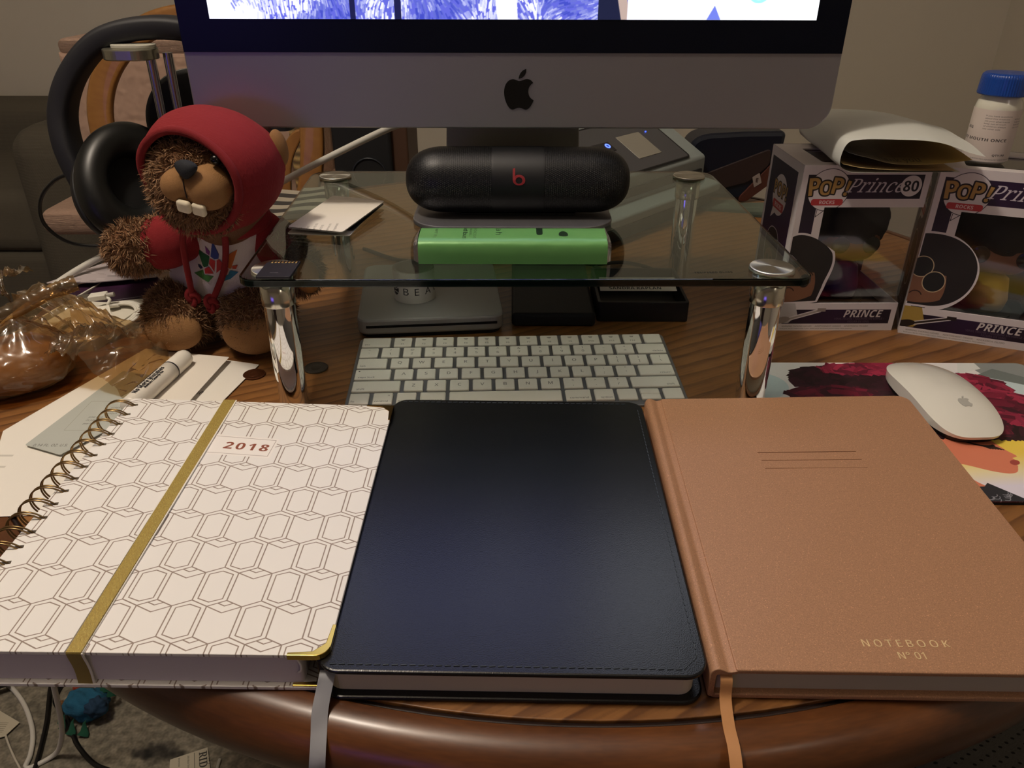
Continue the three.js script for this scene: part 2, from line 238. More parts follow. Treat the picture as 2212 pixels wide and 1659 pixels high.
// ---------- spiral planner ----------
{
  const X0 = -0.282, X1 = -0.0885, Z0 = -0.497, Z1 = -0.2625, TOP = 0.0238;
  const lift = (x, z) => { const u = clamp((x - X0) / (X1 - X0), -0.15, 1), v = (z - Z0) / (Z1 - Z0); return lerp(lerp(0.007, 0.0006, u), lerp(0.003, 0, u), v); };
  const up = (g) => warp(g, (v) => { v.y += lift(v.x, v.z); });
  const p = thing('spiral_planner', 'white spiral planner with grey honeycomb pattern and glittery gold elastic band', 'planner', [0, T0, 0]);
  const hexMap = cv(1400, 1696, (g, W, H) => {
    const S = W / (X1 - X0); g.fillStyle = '#ece9e4'; g.fillRect(0, 0, W, H); g.setTransform(S, 0, 0, S, -X0 * S, -Z0 * S); g.strokeStyle = '#8f7f73'; g.lineWidth = 0.00062; g.lineJoin = 'round';
    const w = 0.018, s = 0.0043, pt = 0.0247, hx = -0.193, hz = -0.3965 - pt; const L = (...pts) => { g.beginPath(); pts.forEach((q, i) => i ? g.lineTo(...q) : g.moveTo(...q)); g.stroke(); };
    for (let r = -6; r < 8; r++) for (let c = -14; c < 16; c++) {
      const x = hx + c * w - r * w / 2, z = hz + r * pt, a = [x, z], b = [x + w / 2, z + s], d = [x + w / 2, z + pt], e = [x, z + pt + s], f = [x - w / 2, z + pt], h = [x - w / 2, z + s];
      L(h, a, b, d, e, f, h);
      if (((c % 2) + 2) % 2 === 0) { const k = 0.0026, m = w / 2 - k; L([x - m, z + s + 0.0012], [x, z + 0.003], [x + m, z + s + 0.0012], [x + m, z + pt - 0.0012], [x, z + pt + s - 0.003], [x - m, z + pt - 0.0012], [x - m, z + s + 0.0012]); }
      else { L(h, [x, z + 2 * s], b); const q = 0.45; L([x, z], [x - q * w / 2, z + q * s], [x, z + 2 * q * s], [x + q * w / 2, z + q * s], [x, z]); }
    }
    const R = [[-0.2047, -0.4512], [-0.1622, -0.4475], [-0.1632, -0.4288], [-0.2055, -0.4318]]; g.fillStyle = '#f1ece6'; g.beginPath(); g.moveTo(-0.2065, -0.4535); g.lineTo(-0.1605, -0.4495); g.lineTo(-0.1615, -0.4268); g.lineTo(-0.2075, -0.43); g.fill();
    g.lineWidth = 0.0003; L(...R, R[0]); g.fillStyle = '#8a4a34';
    g.setTransform(1, 0, 0, 1, (-0.1838 - X0) * S, (-0.4358 - Z0) * S); g.rotate(0.078); g.scale(1.15, 1); g.font = 'bold ' + 0.0108 * S + 'px sans-serif'; ['2', '0', '1', '8'].forEach((q, i) => g.fillText(q, (-0.0107 + i * 0.0071) * S, 0));
  });
  const holes = []; for (let i = 0; i < 18; i++) { const z = -0.488 + i * 0.0127; holes.push([[-0.2792, z - 0.0008], [-0.2738, z - 0.0018], [-0.2728, z + 0.0014], [-0.2782, z + 0.0026]]); }
  const paperM = mat(0xffffff, 0.5, { map: hexMap });
  const sheet = (y, t, z1 = Z1, hs = holes) => flat([[X0, Z0], [X1, Z0], [X1, z1], [X0, z1]], t, [0.004, 0.007, 0.007, 0.004], 0.0004, hs).translate(0, y, 0);
  part(p, 'front_cover', up(uvXZ(sheet(TOP - 0.0022, 0.0022), X0, Z0, X1 - X0, Z1 - Z0)), paperM);
  part(p, 'back_cover', up(uvXZ(sheet(0.0003, 0.0022, Z1 + 0.001), X0, Z0, X1 - X0, Z1 - Z0)), paperM);
  const pageM = mat(0xd9d2d6, 0.85, { bumpMap: dt(8, 256, (x, y) => 0.5 + 0.5 * (((y * 97) | 0) % 2)), bumpScale: 0.0002 });
  part(p, 'page_block', up(flat([[X0 + 0.0095, Z0 + 0.003], [X1 - 0.014, Z0 + 0.003], [X1 - 0.014, Z1 - 0.002], [X0 + 0.0095, Z1 - 0.002]], 0.0188, 0.002, 0).translate(0, 0.0027, 0)), pageM);
  part(p, 'loose_tab_page', tube([[-0.1045, 0.019, -0.2648], [-0.1025, 0.016, -0.2635], [-0.1028, 0.0125, -0.2632], [-0.1045, 0.0105, -0.264]], 0.0006, 12, 6), mat(0xe8e4e0, 0.7));
  const wire = mat(0xa58a5e, 0.3, { metalness: 1 });
  for (let i = 0; i < 18; i++) { const z = -0.488 + i * 0.0127, l = lift(-0.28, z); const gs = [];
    for (const o of [-0.0008, 0.0012]) { const pts = []; for (let k = 0; k <= 16; k++) { const a = 0.42 + (2 * PI - 1.0) * k / 16; pts.push([-0.2858 + 0.0118 * Math.cos(a), 0.0168 + l + 0.0112 * Math.sin(a), z + o + 0.0022 * Math.sin(a * 0.5)]); } gs.push(tube(pts, 0.00055, 40, 6)); }
    part(p, 'coil_ring', merge(gs), wire); }
  const glit = dt(256, 512, (x, y) => { const a = rnd(), w = 0.5 + 0.5 * Math.sin(y * 2 * PI * 80) * Math.sin(x * 2 * PI * 14); const v = 0.32 + 0.4 * w * a + (a > 0.93 ? 0.55 : 0); return [v * 1.5, v * 1.27, v * 0.62]; }, true, 110, 9);  // glitter glints painted as random bright specks in the colour
  const band = mat(0xffffff, 0.45, { map: glit, metalness: 0.15, bumpMap: fuzz, bumpScale: 0.0004 }), wht = mat(0xe9e4da, 0.6);
  const strip = (x0, x1, y) => up(flat([[x0 - 0.0006, Z0 - 0.0008], [x1, Z0 - 0.0008], [x1 - 0.0006, Z1 + 0.0008], [x0 + 0.0002, Z1 + 0.0008]], 0.0007).translate(0, y, 0));
  const dn = (x0, x1) => warp(new THREE.BoxGeometry(x1 - x0, TOP + 0.0002, 0.0007, 1, 6, 1).translate((x0 + x1) / 2, TOP / 2, Z1 + 0.0008), (v) => { v.y += lift(v.x, v.z); v.z -= 0.0015 * Math.sin(clamp((v.y) / TOP) * PI); });
  part(p, 'elastic_band', merge([strip(-0.2135, -0.2055, TOP + 0.0001), dn(-0.2133, -0.2061)]), band); part(p, 'elastic_edge', merge([strip(-0.2055, -0.2046, TOP), strip(-0.2142, -0.2135, TOP), dn(-0.2061, -0.2052)]), wht);
  for (const [x, z, sx, sz] of [[X1, Z1, -1, -1], [X1, Z0, -1, 1]]) for (const y of [TOP - 0.0028, 0]) {
    const c = [[0, 0], [sx * 0.02, 0], [sx * 0.02, sz * 0.0018], [sx * 0.008, sz * 0.0028], [sx * 0.0028, sz * 0.008], [sx * 0.0018, sz * 0.02], [0, sz * 0.02]].map(([a, b]) => [x + a - sx * 0.0006, z + b - sz * 0.0006]); if (sx * sz < 0) c.reverse();
    part(p, 'metal_corner', up(flat(c, 0.0034, [0.007, 0, 0, 0, 0, 0, 0].slice(0, 7), 0.0003).translate(0, y, 0)), mat(z > -0.3 ? 0xd8b860 : 0x8a6a3c, 0.2, { metalness: 1 })); }  // front corners lighter gold, back corners a darker, shaded copy of it
}
// ---------- navy notebook ----------
{
  const n = thing('leather_notebook', 'dark navy leather notebook with stitched edge and grey ribbon in the middle', 'notebook', [0.0002, T0, -0.2545], -0.017);
  const w = 0.094, D = 0.258, leather = mat(0x121417, 0.27, { bumpMap: dt(512, 512, (x, y) => 0.5 + 0.5 * N3(x * 110, y * 110, 2), false, 16, 16), bumpScale: 0.00006 });
  const plate = (y, t) => flat([[-w, -D], [w, -D], [w, 0], [-w, 0]], t, 0.011, 0.001).translate(0, y, 0);
  part(n, 'front_cover', plate(0.018, 0.0028), leather); part(n, 'back_cover', plate(0.0002, 0.0026), leather);
  part(n, 'spine', ext(rpoly([[-w - 0.001, 0.0006], [-w + 0.003, 0.0006], [-w + 0.003, 0.0204], [-w - 0.001, 0.0204]], 0.0035), D - 0.014, 0.0008).translate(0, 0, -D + 0.007), leather);
  part(n, 'page_block', flat([[-w + 0.003, -D + 0.005], [w - 0.0045, -D + 0.005], [w - 0.0045, -0.0045], [-w + 0.003, -0.0045]], 0.0153, 0.008, 0.0004).translate(0, 0.0027, 0), mat(0xcfc6b2, 0.85, { bumpMap: dt(8, 256, (x, y) => 0.5 + 0.5 * (((y * 97) | 0) % 2)), bumpScale: 0.0002 }));
  const st = [], seg = (x0, z0, x1, z1) => { const L = Math.hypot(x1 - x0, z1 - z0), k = Math.round(L / 0.0042); for (let i = 0; i < k; i++) { const t = (i + 0.5) / k; st.push(rb(0.0031, 0.0007, 0.0005, 0.0002, 1).rotateY(Math.atan2(-(z1 - z0), x1 - x0) + 0.08).translate(lerp(x0, x1, t), 0.02085, lerp(z0, z1, t))); } }, e = 0.0042;
  seg(-w + 0.006, -e, w - 0.012, -e); seg(w - e, -0.012, w - e, -D + 0.012); seg(w - 0.012, -D + e, -w + 0.006, -D + e); seg(w - 0.012, -e, w - e, -0.012);
  part(n, 'stitching', merge(st), mat(0x39424c, 0.7), null, null, { kind: 'stuff' });
  const rib = grid(4, 40, (u, v) => { const c = new THREE.CatmullRomCurve3([V(0, 0.013, -0.02), V(0, 0.0125, -0.004), V(0, 0.006, 0.002), V(-0.0008, -0.002, 0.012), V(-0.001, -0.012, 0.0235), V(-0.0015, -0.03, 0.0255), V(-0.0022, -0.075, 0.026), V(-0.002, -0.14, 0.027)]).getPoint(v); return [-0.0905 + (u - 0.5) * 0.0078 + c.x + 0.0008 * Math.sin(v * 14), c.y, c.z + 0.0006 * Math.sin(v * 22 + u * 2)]; });
  part(n, 'ribbon_bookmark', rib, mat(0x8f9096, 0.45, { side: THREE.DoubleSide, sheen: 0.6 }));
}
// ---------- rose notebook ----------
{
  const n = thing('rose_notebook', 'shimmering rose gold cloth notebook with peach ribbon on the right', 'notebook', [0.0958, T0, -0.258], -0.026);
  const W = 0.197, D = 0.2585, lf = (g) => warp(g, (v) => { v.y += 0.0058 * clamp(v.x / W) * clamp(0.45 - v.z / D, 0, 1.2); });
  const cm = dt(512, 512, (x, y) => { const a = 0.5 + 0.5 * N3(x * 200, y * 200, 3), s = rnd(); const v = 0.86 + 0.16 * a + (s > 0.992 ? 0.35 : 0) - 0.14 * rnd(); return [0.76 * v, 0.57 * v, 0.43 * v]; }, true, 7, 7);  // cloth sparkle painted into the colour as random bright specks
  const cloth = mat(0xffffff, 0.52, { map: cm, metalness: 0.12, bumpMap: fuzz, bumpScale: 0.00012, sheen: 0.3, sheenColor: new THREE.Color(0xd89a70) });
  const board = (y, t, x0) => flat([[x0, -D], [W, -D], [W, 0], [x0, 0]], t, [0.001, 0.009, 0.009, 0.001], 0.0007).translate(0, y, 0);
  const lines = [[[0.0670, -0.1835], [0.133, -0.1835]], [[0.0675, -0.1742], [0.1335, -0.1742]], [[0.0675, -0.165], [0.134, -0.165]]];
  part(n, 'front_cover', lf(board(0.0172, 0.0028, 0.012)), cloth); part(n, 'back_cover', lf(board(0.0002, 0.0028, 0.003)), cloth);
  const prof = [[0.0, 0.002], [0.004, 0.0002], [0.006, 0.0002], [0.003, 0.004], [0.003, 0.0165], [0.008, 0.0163], [0.0135, 0.0172], [0.0135, 0.0195], [0.0105, 0.0186], [0.0085, 0.0182], [0.0065, 0.0194], [0.0035, 0.0206], [0.0012, 0.0196], [0, 0.0175]];
  part(n, 'spine', lf(ext(rpoly(prof, 0.0012), D, 0.0004).translate(0, 0, -D)), cloth);
  part(n, 'page_block', lf(flat([[0.004, -D + 0.004], [W - 0.004, -D + 0.004], [W - 0.004, -0.004], [0.004, -0.004]], 0.0142, 0.001).translate(0, 0.003, 0)), mat(0xb9b09c, 0.85));
  const foil = mat(0xf0d8a8, 0.3, { metalness: 0.35 });
  part(n, 'foil_title', lf(merge([text('N O T E B O O K', 0.0044, 0.0002), text('N° 01', 0.0042, 0.0002).translate(0, -0.0075, 0)]).rotateX(-PI / 2).translate(0.0985, 0.0201, -0.0175)), foil);
  for (const [[x0, z0], [x1, z1]] of lines) part(n, 'pressed_line', lf(new THREE.BoxGeometry(x1 - x0, 0.00025, 0.0003, 12, 1, 1).translate((x0 + x1) / 2, 0.02025, z0)), mat(0x7d5238, 0.6));
  const rib = grid(4, 40, (u, v) => { const c = new THREE.CatmullRomCurve3([V(0, 0.0155, -0.02), V(0, 0.0155, -0.002), V(0, 0.0135, 0.0016), V(0, 0.005, 0.004), V(-0.0005, 0.0012, 0.016), V(-0.0008, 0.001, 0.03), V(-0.001, -0.008, 0.0425), V(-0.0012, -0.03, 0.0455), V(-0.002, -0.1, 0.046)]).getPoint(v); return [0.0078 + (u - 0.5) * 0.0058 + c.x, c.y, c.z + 0.0004 * Math.sin(v * 18)]; });
  part(n, 'ribbon_bookmark', rib, mat(0xb98555, 0.5, { side: THREE.DoubleSide }));
}
// ---------- keyboard ----------
{
  const k = thing('computer_keyboard', 'slim aluminium keyboard with white keys behind the notebooks', 'keyboard', [-0.1358, T0 + 0.0125, -0.6395], 0.04245); k.rotation.order = 'YXZ'; k.rotation.x = 0.077;
  const baseM = mat(0x8c8d92, 0.42, { metalness: 0.8 });
  part(k, 'base_plate', flat([[-0.0032, -0.003], [0.2757, -0.003], [0.2757, 0.1119], [-0.0032, 0.1119]], 0.0028, 0.006, 0.0006).translate(0, -0.0048, 0), baseM);
  part(k, 'rear_tube', cyl(0.0036, 0.0036, 0.266, 24).rotateZ(PI / 2).translate(0.1362, -0.0072, 0.004), baseM);
  const rows = [
    [['esc', 1.5], ...'F1 F2 F3 F4 F5 F6 F7 F8 F9 F10 F11 F12'.split(' ').map((s) => [s, 1]), ['⏏', 1]],
    [...['~`', '!1', '@2', '#3', '$4', '%5', '^6', '&7', '*8', '(9', ')0', '_-', '+='].map((s) => [s, 1]), ['delete', 1.5]],
    [['tab', 1.5], ...'QWERTYUIOP'.split('').map((s) => [s, 1]), ['{[', 1], ['}]', 1], ['|\\', 1]],
    [['caps lock', 1.75], ...'ASDFGHJKL'.split('').map((s) => [s, 1]), [':;', 1], ['"\'', 1], ['return', 1.75]],
    [['shift', 2.25], ...'ZXCVBNM'.split('').map((s) => [s, 1]), ['<,', 1], ['>.', 1], ['?/', 1], ['shift', 2.25]],
    [['fn', 1], ['control', 1], ['option', 1], ['command', 1.25], ['', 5], ['command', 1.25], ['option', 1], ['◂', 1], ['▴▾', 1], ['▸', 1]]];
  const U = 0.019, RP = 0.01805, KW = 0.2725, KH = 0.108;
  const legend = cv(2048, 812, (g, w, h) => {
    g.fillStyle = '#e9e5db'; g.fillRect(0, 0, w, h); g.fillStyle = '#6d6a66'; const S = w / KW;
    rows.forEach((r, j) => { let x = 0; r.forEach(([s, u], i) => {
      const kx = x * U * S, kw = (u * U - 0.003) * S, ky = j * RP * S, kh = 0.0155 * S, left = i < r.length / 2; x += u;
      const small = Math.round(kh * 0.22), big = Math.round(kh * 0.36); g.textBaseline = 'middle';
      if (/^F\d/.test(s)) { g.font = small * 0.9 + 'px sans-serif'; g.textAlign = 'center'; g.fillText(s, kx + kw / 2, ky + kh * 0.76); g.fillRect(kx + kw * 0.38, ky + kh * 0.24, kw * 0.24, kh * 0.05); g.fillRect(kx + kw * 0.42, ky + kh * 0.33, kw * 0.16, kh * 0.05); }
      else if (s.length > 2 || s === 'fn') { g.font = small + 'px sans-serif'; g.textAlign = left ? 'left' : 'right'; g.fillText(s, left ? kx + kw * 0.1 : kx + kw * 0.9, ky + kh * 0.8); if (s === 'caps lock') { g.fillStyle = '#2a2a2a'; g.beginPath(); g.arc(kx + kw * 0.11, ky + kh * 0.2, kh * 0.05, 0, 7); g.fill(); g.fillStyle = '#6d6a66'; } if (s === 'command') { g.textAlign = left ? 'right' : 'left'; g.fillText('⌘', left ? kx + kw * 0.9 : kx + kw * 0.1, ky + kh * 0.24); } if (s === 'control') { g.textAlign = 'right'; g.fillText('^', kx + kw * 0.85, ky + kh * 0.3); } if (s === 'option') { g.textAlign = left ? 'right' : 'left'; g.fillText('⌥', left ? kx + kw * 0.9 : kx + kw * 0.1, ky + kh * 0.24); } }
      else if (s === '▴▾') { g.font = small + 'px sans-serif'; g.textAlign = 'center'; g.fillText('▴', kx + kw / 2, ky + kh * 0.22); g.fillText('▾', kx + kw / 2, ky + kh * 0.8); }
      else if (s.length === 2) { g.font = Math.round(kh * 0.27) + 'px sans-serif'; g.textAlign = 'center'; g.fillText(s[0], kx + kw / 2, ky + kh * 0.27); g.font = Math.round(kh * 0.3) + 'px sans-serif'; g.fillText(s[1], kx + kw / 2, ky + kh * 0.68); }
      else if (s) { g.font = (s === '⏏' ? small : big) + 'px sans-serif'; g.textAlign = 'center'; g.fillText(s, kx + kw / 2, ky + kh * 0.5); }
    }); });
  });
  const keyM = mat(0xffffff, 0.42, { map: legend });
  rows.forEach((r, j) => { let x = 0; r.forEach(([s, u]) => {
    const w = u * U - 0.003, x0 = x * U; x += u;
    const add = (z0, d) => part(k, 'key', uvXZ(rb(w, 0.0026, d, 0.0011, 2).translate(x0 + w / 2, -0.0013, z0 + d / 2), 0, 0, KW, KH), keyM);
    if (s === '▴▾') { add(j * RP, 0.0076); add(j * RP + 0.0079, 0.0076); } else add(j * RP, 0.0155);
  }); });
}
// ---------- mouse mat and mouse ----------
{
  const x0 = 0.205, x1 = 0.452, z0 = -0.611, z1 = -0.4115;
  const art = cv(1235, 1000, (g, W, H) => {
    const S = W / (x1 - x0); g.setTransform(S, 0, 0, S, -x0 * S, -z0 * S);
    g.fillStyle = '#e4e2e2'; g.fillRect(x0, z0, 1, 1); g.fillStyle = '#c4d6da'; for (const [a, b] of [[0.21, -0.57], [0.42, -0.575], [0.44, -0.55]]) { g.beginPath(); g.arc(a, b, 0.022, 0, 7); g.fill(); }
    const gr = g.createLinearGradient(0.36, -0.5, 0.365, -0.43); gr.addColorStop(0, '#f3dc4c'); gr.addColorStop(0.45, '#f0cf58'); gr.addColorStop(0.75, '#efe0b0'); gr.addColorStop(1, '#e2dcea'); g.fillStyle = gr; g.fillRect(0.3, -0.505, 0.16, 0.1);
    g.fillStyle = '#8b9190'; g.beginPath(); g.moveTo(0.40, -0.611); g.lineTo(0.452, -0.611); g.lineTo(0.452, -0.57); g.lineTo(0.405, -0.592); g.fill(); g.fillStyle = '#d8dcda'; g.beginPath(); g.moveTo(0.395, -0.611); g.lineTo(0.41, -0.611); g.lineTo(0.41, -0.6); g.lineTo(0.385, -0.59); g.fill(); g.fillStyle = '#6f7876'; g.beginPath(); g.moveTo(0.4, -0.588); g.lineTo(0.452, -0.56); g.lineTo(0.452, -0.575); g.lineTo(0.42, -0.6); g.fill();
    // hair: layered strokes of maroon paint
    const blob = (cx, cz, rx, rz, n, cols, tilt = 0) => { for (let i = 0; i < n; i++) { const a = rnd() * 7, q = Math.sqrt(rnd()), x = cx + Math.cos(a) * rx * q, z = cz + Math.sin(a) * rz * q; g.strokeStyle = cols[(rnd() * cols.length) | 0]; g.lineWidth = 0.003 + rnd() * 0.004; g.beginPath(); const t = a + PI / 2 + tilt + (rnd() - 0.5); g.moveTo(x - 0.009 * Math.cos(t), z - 0.006 * Math.sin(t)); g.quadraticCurveTo(x, z - 0.003, x + 0.009 * Math.cos(t), z + 0.006 * Math.sin(t)); g.stroke(); } };
    const dk = ['#2a1218', '#331520', '#3b1722', '#241014'], md = ['#5a1228', '#6e1630', '#4a1022', '#3a1220'], lt = ['#8c2340', '#a02c48', '#7a1a34', '#5a1228'];
    blob(0.315, -0.56, 0.075, 0.045, 900, md); blob(0.268, -0.578, 0.03, 0.022, 420, dk); blob(0.3, -0.57, 0.035, 0.02, 500, dk); blob(0.265, -0.553, 0.036, 0.012, 260, md); blob(0.3, -0.598, 0.03, 0.008, 200, lt); blob(0.325, -0.605, 0.012, 0.004, 50, lt);
    blob(0.385, -0.567, 0.03, 0.02, 420, lt); blob(0.4, -0.545, 0.018, 0.014, 240, lt); blob(0.388, -0.525, 0.025, 0.02, 380, md); blob(0.385, -0.512, 0.022, 0.012, 240, lt); blob(0.374, -0.496, 0.018, 0.008, 240, dk); blob(0.36, -0.51, 0.02, 0.02, 260, md);
    // profile
    g.fillStyle = '#d98062'; g.beginPath(); g.moveTo(0.285, -0.492); g.bezierCurveTo(0.31, -0.5, 0.34, -0.5, 0.356, -0.487); g.lineTo(0.3605, -0.474); g.bezierCurveTo(0.3615, -0.469, 0.3655, -0.4665, 0.3645, -0.4635); g.lineTo(0.3600, -0.4618); g.lineTo(0.3618, -0.4575); g.lineTo(0.3575, -0.455); g.lineTo(0.3588, -0.452); g.bezierCurveTo(0.3555, -0.4475, 0.356, -0.443, 0.3475, -0.4425); g.bezierCurveTo(0.335, -0.444, 0.327, -0.452, 0.3195, -0.454); g.bezierCurveTo(0.314, -0.446, 0.3165, -0.434, 0.3245, -0.427); g.lineTo(0.29, -0.42); g.lineTo(0.275, -0.47); g.closePath(); g.fill();
    g.fillStyle = '#a54a40'; g.beginPath(); g.ellipse(0.3588, -0.4562, 0.0042, 0.0028, -0.6, 0, 7); g.fill(); g.strokeStyle = '#1a1210'; g.lineWidth = 0.0022; g.beginPath(); g.moveTo(0.337, -0.4835); g.quadraticCurveTo(0.348, -0.4745, 0.356, -0.4785); g.stroke(); for (let i = 0; i < 6; i++) { g.lineWidth = 0.001; g.beginPath(); g.moveTo(0.347 + i * 0.0016, -0.4772); g.lineTo(0.351 + i * 0.0018, -0.4735 + i * 0.0003); g.stroke(); }
    g.strokeStyle = '#a0543c'; g.lineWidth = 0.001; g.beginPath(); g.arc(0.304, -0.473, 0.003, 0, 3); g.stroke(); g.fillStyle = '#b8604a'; g.beginPath(); g.moveTo(0.305, -0.463); g.quadraticCurveTo(0.313, -0.45, 0.3115, -0.43); g.lineTo(0.302, -0.43); g.fill();
    blob(0.32, -0.497, 0.03, 0.006, 200, dk);
    g.fillStyle = '#2a2a30'; g.beginPath(); g.moveTo(0.27, -0.4115); g.lineTo(0.31, -0.4265); g.lineTo(0.322, -0.4275); g.lineTo(0.326, -0.4315); g.lineTo(0.345, -0.41); g.lineTo(0.27, -0.4); g.fill(); g.strokeStyle = '#8a8a92'; g.lineWidth = 0.0006; for (let i = 0; i < 26; i++) { const x = 0.29 + rnd() * 0.045, z = -0.424 + rnd() * 0.012; g.beginPath(); g.arc(x, z, 0.003, 0, 2.2); g.stroke(); }
  });
  const m = thing('mouse_mat', 'mouse mat printed with a maroon haired woman in profile on yellow', 'mouse mat', [0, T0, 0]);
  const q = [[x0, z0], [x1, z0], [x1, z1], [x0, z1]];
  part(m, 'rubber_base', flat(q, 0.002, 0.006), mat(0x0a0a0c, 0.8)); part(m, 'printed_top', uvXZ(flat(q, 0.0012, 0.006, 0.0003).translate(0, 0.002, 0), x0, z0, x1 - x0, z1 - z0), mat(0xffffff, 0.5, { map: art }));
  const s = thing('computer_mouse', 'glossy white flat mouse on the printed mat', 'mouse', [0.3415, T0 + 0.0033, -0.5345], 0.05);
  const hgt = (x, z) => 0.0065 + 0.0135 * (1 - Math.pow(Math.abs(z + 0.004) / 0.062, 2.2)) - 0.0052 * Math.pow(Math.abs(x) / 0.0285, 2.4);
  const sup = (u, v, k = 1) => { const a = u * 2 * PI, r = v, c = Math.cos(a), d = Math.sin(a), e = 0.62; return [Math.sign(c) * Math.pow(Math.abs(c), e) * 0.0285 * r * k, Math.sign(d) * Math.pow(Math.abs(d), e) * 0.0567 * r * k]; };
  const shell = grid(96, 24, (u, v) => { if (v > 0.96) { const [x, z] = sup(u, 1, 0.985); return [x, 0.0046, z]; } const [x, z] = sup(u, Math.sin(v / 0.96 * PI / 2)); return [x, Math.max(0.0055, hgt(x, z)), z]; });
  part(s, 'top_shell', shell, mat(0xe6e4da, 0.16, { clearcoat: 0.8, clearcoatRoughness: 0.06, side: THREE.DoubleSide }));
  part(s, 'base', ext((() => { const sh = new THREE.Shape(); for (let i = 0; i < 64; i++) { const [x, z] = sup(i / 64, 1, 0.93); i ? sh.lineTo(x, -z) : sh.moveTo(x, -z); } sh.closePath(); return sh; })(), 0.0056, 0.0008).rotateX(-PI / 2), mat(0x0b0b0d, 0.35));
  part(s, 'emblem', warp(merge(appleShapes(0.0105).map((a) => ext(a, 0.0002, 0, 8))).rotateX(-PI / 2).translate(0.0035, 0, 0.022), (v) => { v.y = hgt(v.x, v.z) + 0.00012 + v.y; }), mat(0xb0afa8, 0.3));
}
// ---------- things on the glass ----------
{
  const b = thing('chocolate_bar', 'bright green wrapped chocolate bar lying on the glass riser', 'chocolate bar', [0, T0 + GT, -0.5535]);
  const wrapMap = cv(1200, 512, (g, w, h) => {          // u: along the bar, v: around it from the front bottom over the top
    g.fillStyle = '#68a45c'; g.fillRect(0, 0, w, h); g.fillStyle = '#16301a'; const Y = (v) => h * (1 - v), put = (s, u, v, px, f = '') => { g.save(); g.translate(u * w, Y(v)); g.rotate(PI / 2); g.font = f + px + 'px sans-serif'; g.textAlign = 'center'; g.fillText(s, 0, 0); g.restore(); };
    put('blah', 0.408, 0.60, 52); put('moodbars', 0.232, 0.58, 40, 'bold '); put('— CARAMEL —', 0.268, 0.58, 20); put('MILK CHOCOLATE', 0.29, 0.58, 24); put('NET WT 85 g', 0.08, 0.56, 26);
    g.beginPath(); g.roundRect(0.626 * w, Y(0.66), 0.034 * w, 0.15 * h, 16); g.fill(); for (const v of [0.52, 0.72]) { g.beginPath(); g.ellipse(0.77 * w, Y(v), 0.025 * w, 0.045 * h, 0, 0, 7); g.fill(); }
  });
  const prof = [[0, 0.0005], [0, 0.0105], [0.0015, 0.0155], [0.006, 0.0182], [0.012, 0.0188], [0.03, 0.0188], [0.0345, 0.0165], [0.036, 0.012], [0.036, 0.0005]].map(([z, y]) => V(0, y, -z)); const cp = new THREE.CatmullRomCurve3(prof, false, 'centripetal');
  part(b, 'wrapper', grid(30, 40, (u, v) => { const q = cp.getPoint(v); return [lerp(-0.0705, 0.0712, u), q.y + 0.0002 * N3(u * 14, v * 9), q.z]; }), mat(0xffffff, 0.3, { map: wrapMap, side: THREE.DoubleSide, clearcoat: 0.3, metalness: 0.15, clearcoatRoughness: 0.3 }));
  const foil = mat(0xd8d6d8, 0.2, { metalness: 0.9, side: THREE.DoubleSide });
  for (const s of [-1, 1]) part(b, 'foil_end', grid(6, 16, (u, v) => { const q = cp.getPoint(v), k = 0.72 + 0.28 * (1 - u); return [s * (0.0707 + u * 0.0038 + 0.0012 * N3(u * 9, v * 16, s)), 0.001 + q.y * k + u * 0.001 * N3(v * 20, 2), lerp(-0.018, q.z, k)]; }), foil);
  part(b, 'bar', rb(0.139, 0.0165, 0.033, 0.003), mat(0x2d7a3a, 0.6), [0.0003, 0.0085, -0.018]);

  const sd = thing('memory_card', 'black memory card with gold contacts on the left leg cap', 'memory card', [-0.169, T0 + GT + 0.0034, -0.5305]);
  part(sd, 'case', flat([[-0.0122, 0.0165], [0.0122, 0.0165], [0.0122, -0.0155], [-0.0095, -0.0155], [-0.0122, -0.0115]].reverse(), 0.0019, 0.0009, 0.0002), mat(0x17131a, 0.5));
  for (let i = 0; i < 8; i++) part(sd, 'contact', rb(0.0017, 0.0003, 0.0036, 0.0001, 1), mat(0xd8b878, 0.25, { metalness: 0.9 }), [-0.0078 + i * 0.0025, 0.00195, -0.0128]);
  for (let i = 0; i < 9; i++) part(sd, 'rib', rb(0.0006, 0.0006, 0.0044, 0.0001, 1), mat(0x17131a, 0.5), [-0.0091 + i * 0.0025, 0.0021, -0.0128]);
  part(sd, 'index_line', rb(0.006, 0.0001, 0.0003, 0.00004, 1), mat(0x77717a, 0.5), [-0.001, 0.00195, 0.009]);

  const cardMap = cv(300, 500, (g, w, h) => { g.fillStyle = '#e8e2d8'; g.fillRect(0, 0, w, h); g.fillStyle = '#6b655e'; for (let i = 0; i < 7; i++) { g.save(); g.translate(60 + i * 22, 470); g.rotate(-PI / 2); g.font = '11px sans-serif'; g.fillText(['Suite 2', '44 Main St', 'phone 555 0182', 'fax 555 0183', 'open mon to fri', 'by appointment', ''][i], 0, 0); g.restore(); } g.save(); g.translate(255, 460); g.rotate(-PI / 2); g.font = 'bold 18px sans-serif'; g.fillText('MARKETING', 0, 0); g.restore(); });
  const card = (name, label, pts, y, m, curl = 0) => { const g = flat(pts, 0.0004, 0.0025); const o = single(name, label, 'business card', warp(uvXZ(g, -0.19, -0.72, 0.078, 0.11), (v) => { v.y += curl * Math.pow(clamp((-0.61 - v.z) / 0.1), 1.5); }), m, [0, T0 + y, 0]); return o; };
  card('business_card', 'white business card lying flat on glass, lowest of the stack', [[-0.1879, -0.6252], [-0.1345, -0.6195], [-0.126, -0.707], [-0.179, -0.713]], GT + 0.0002, mat(0xdfd9d0, 0.6));
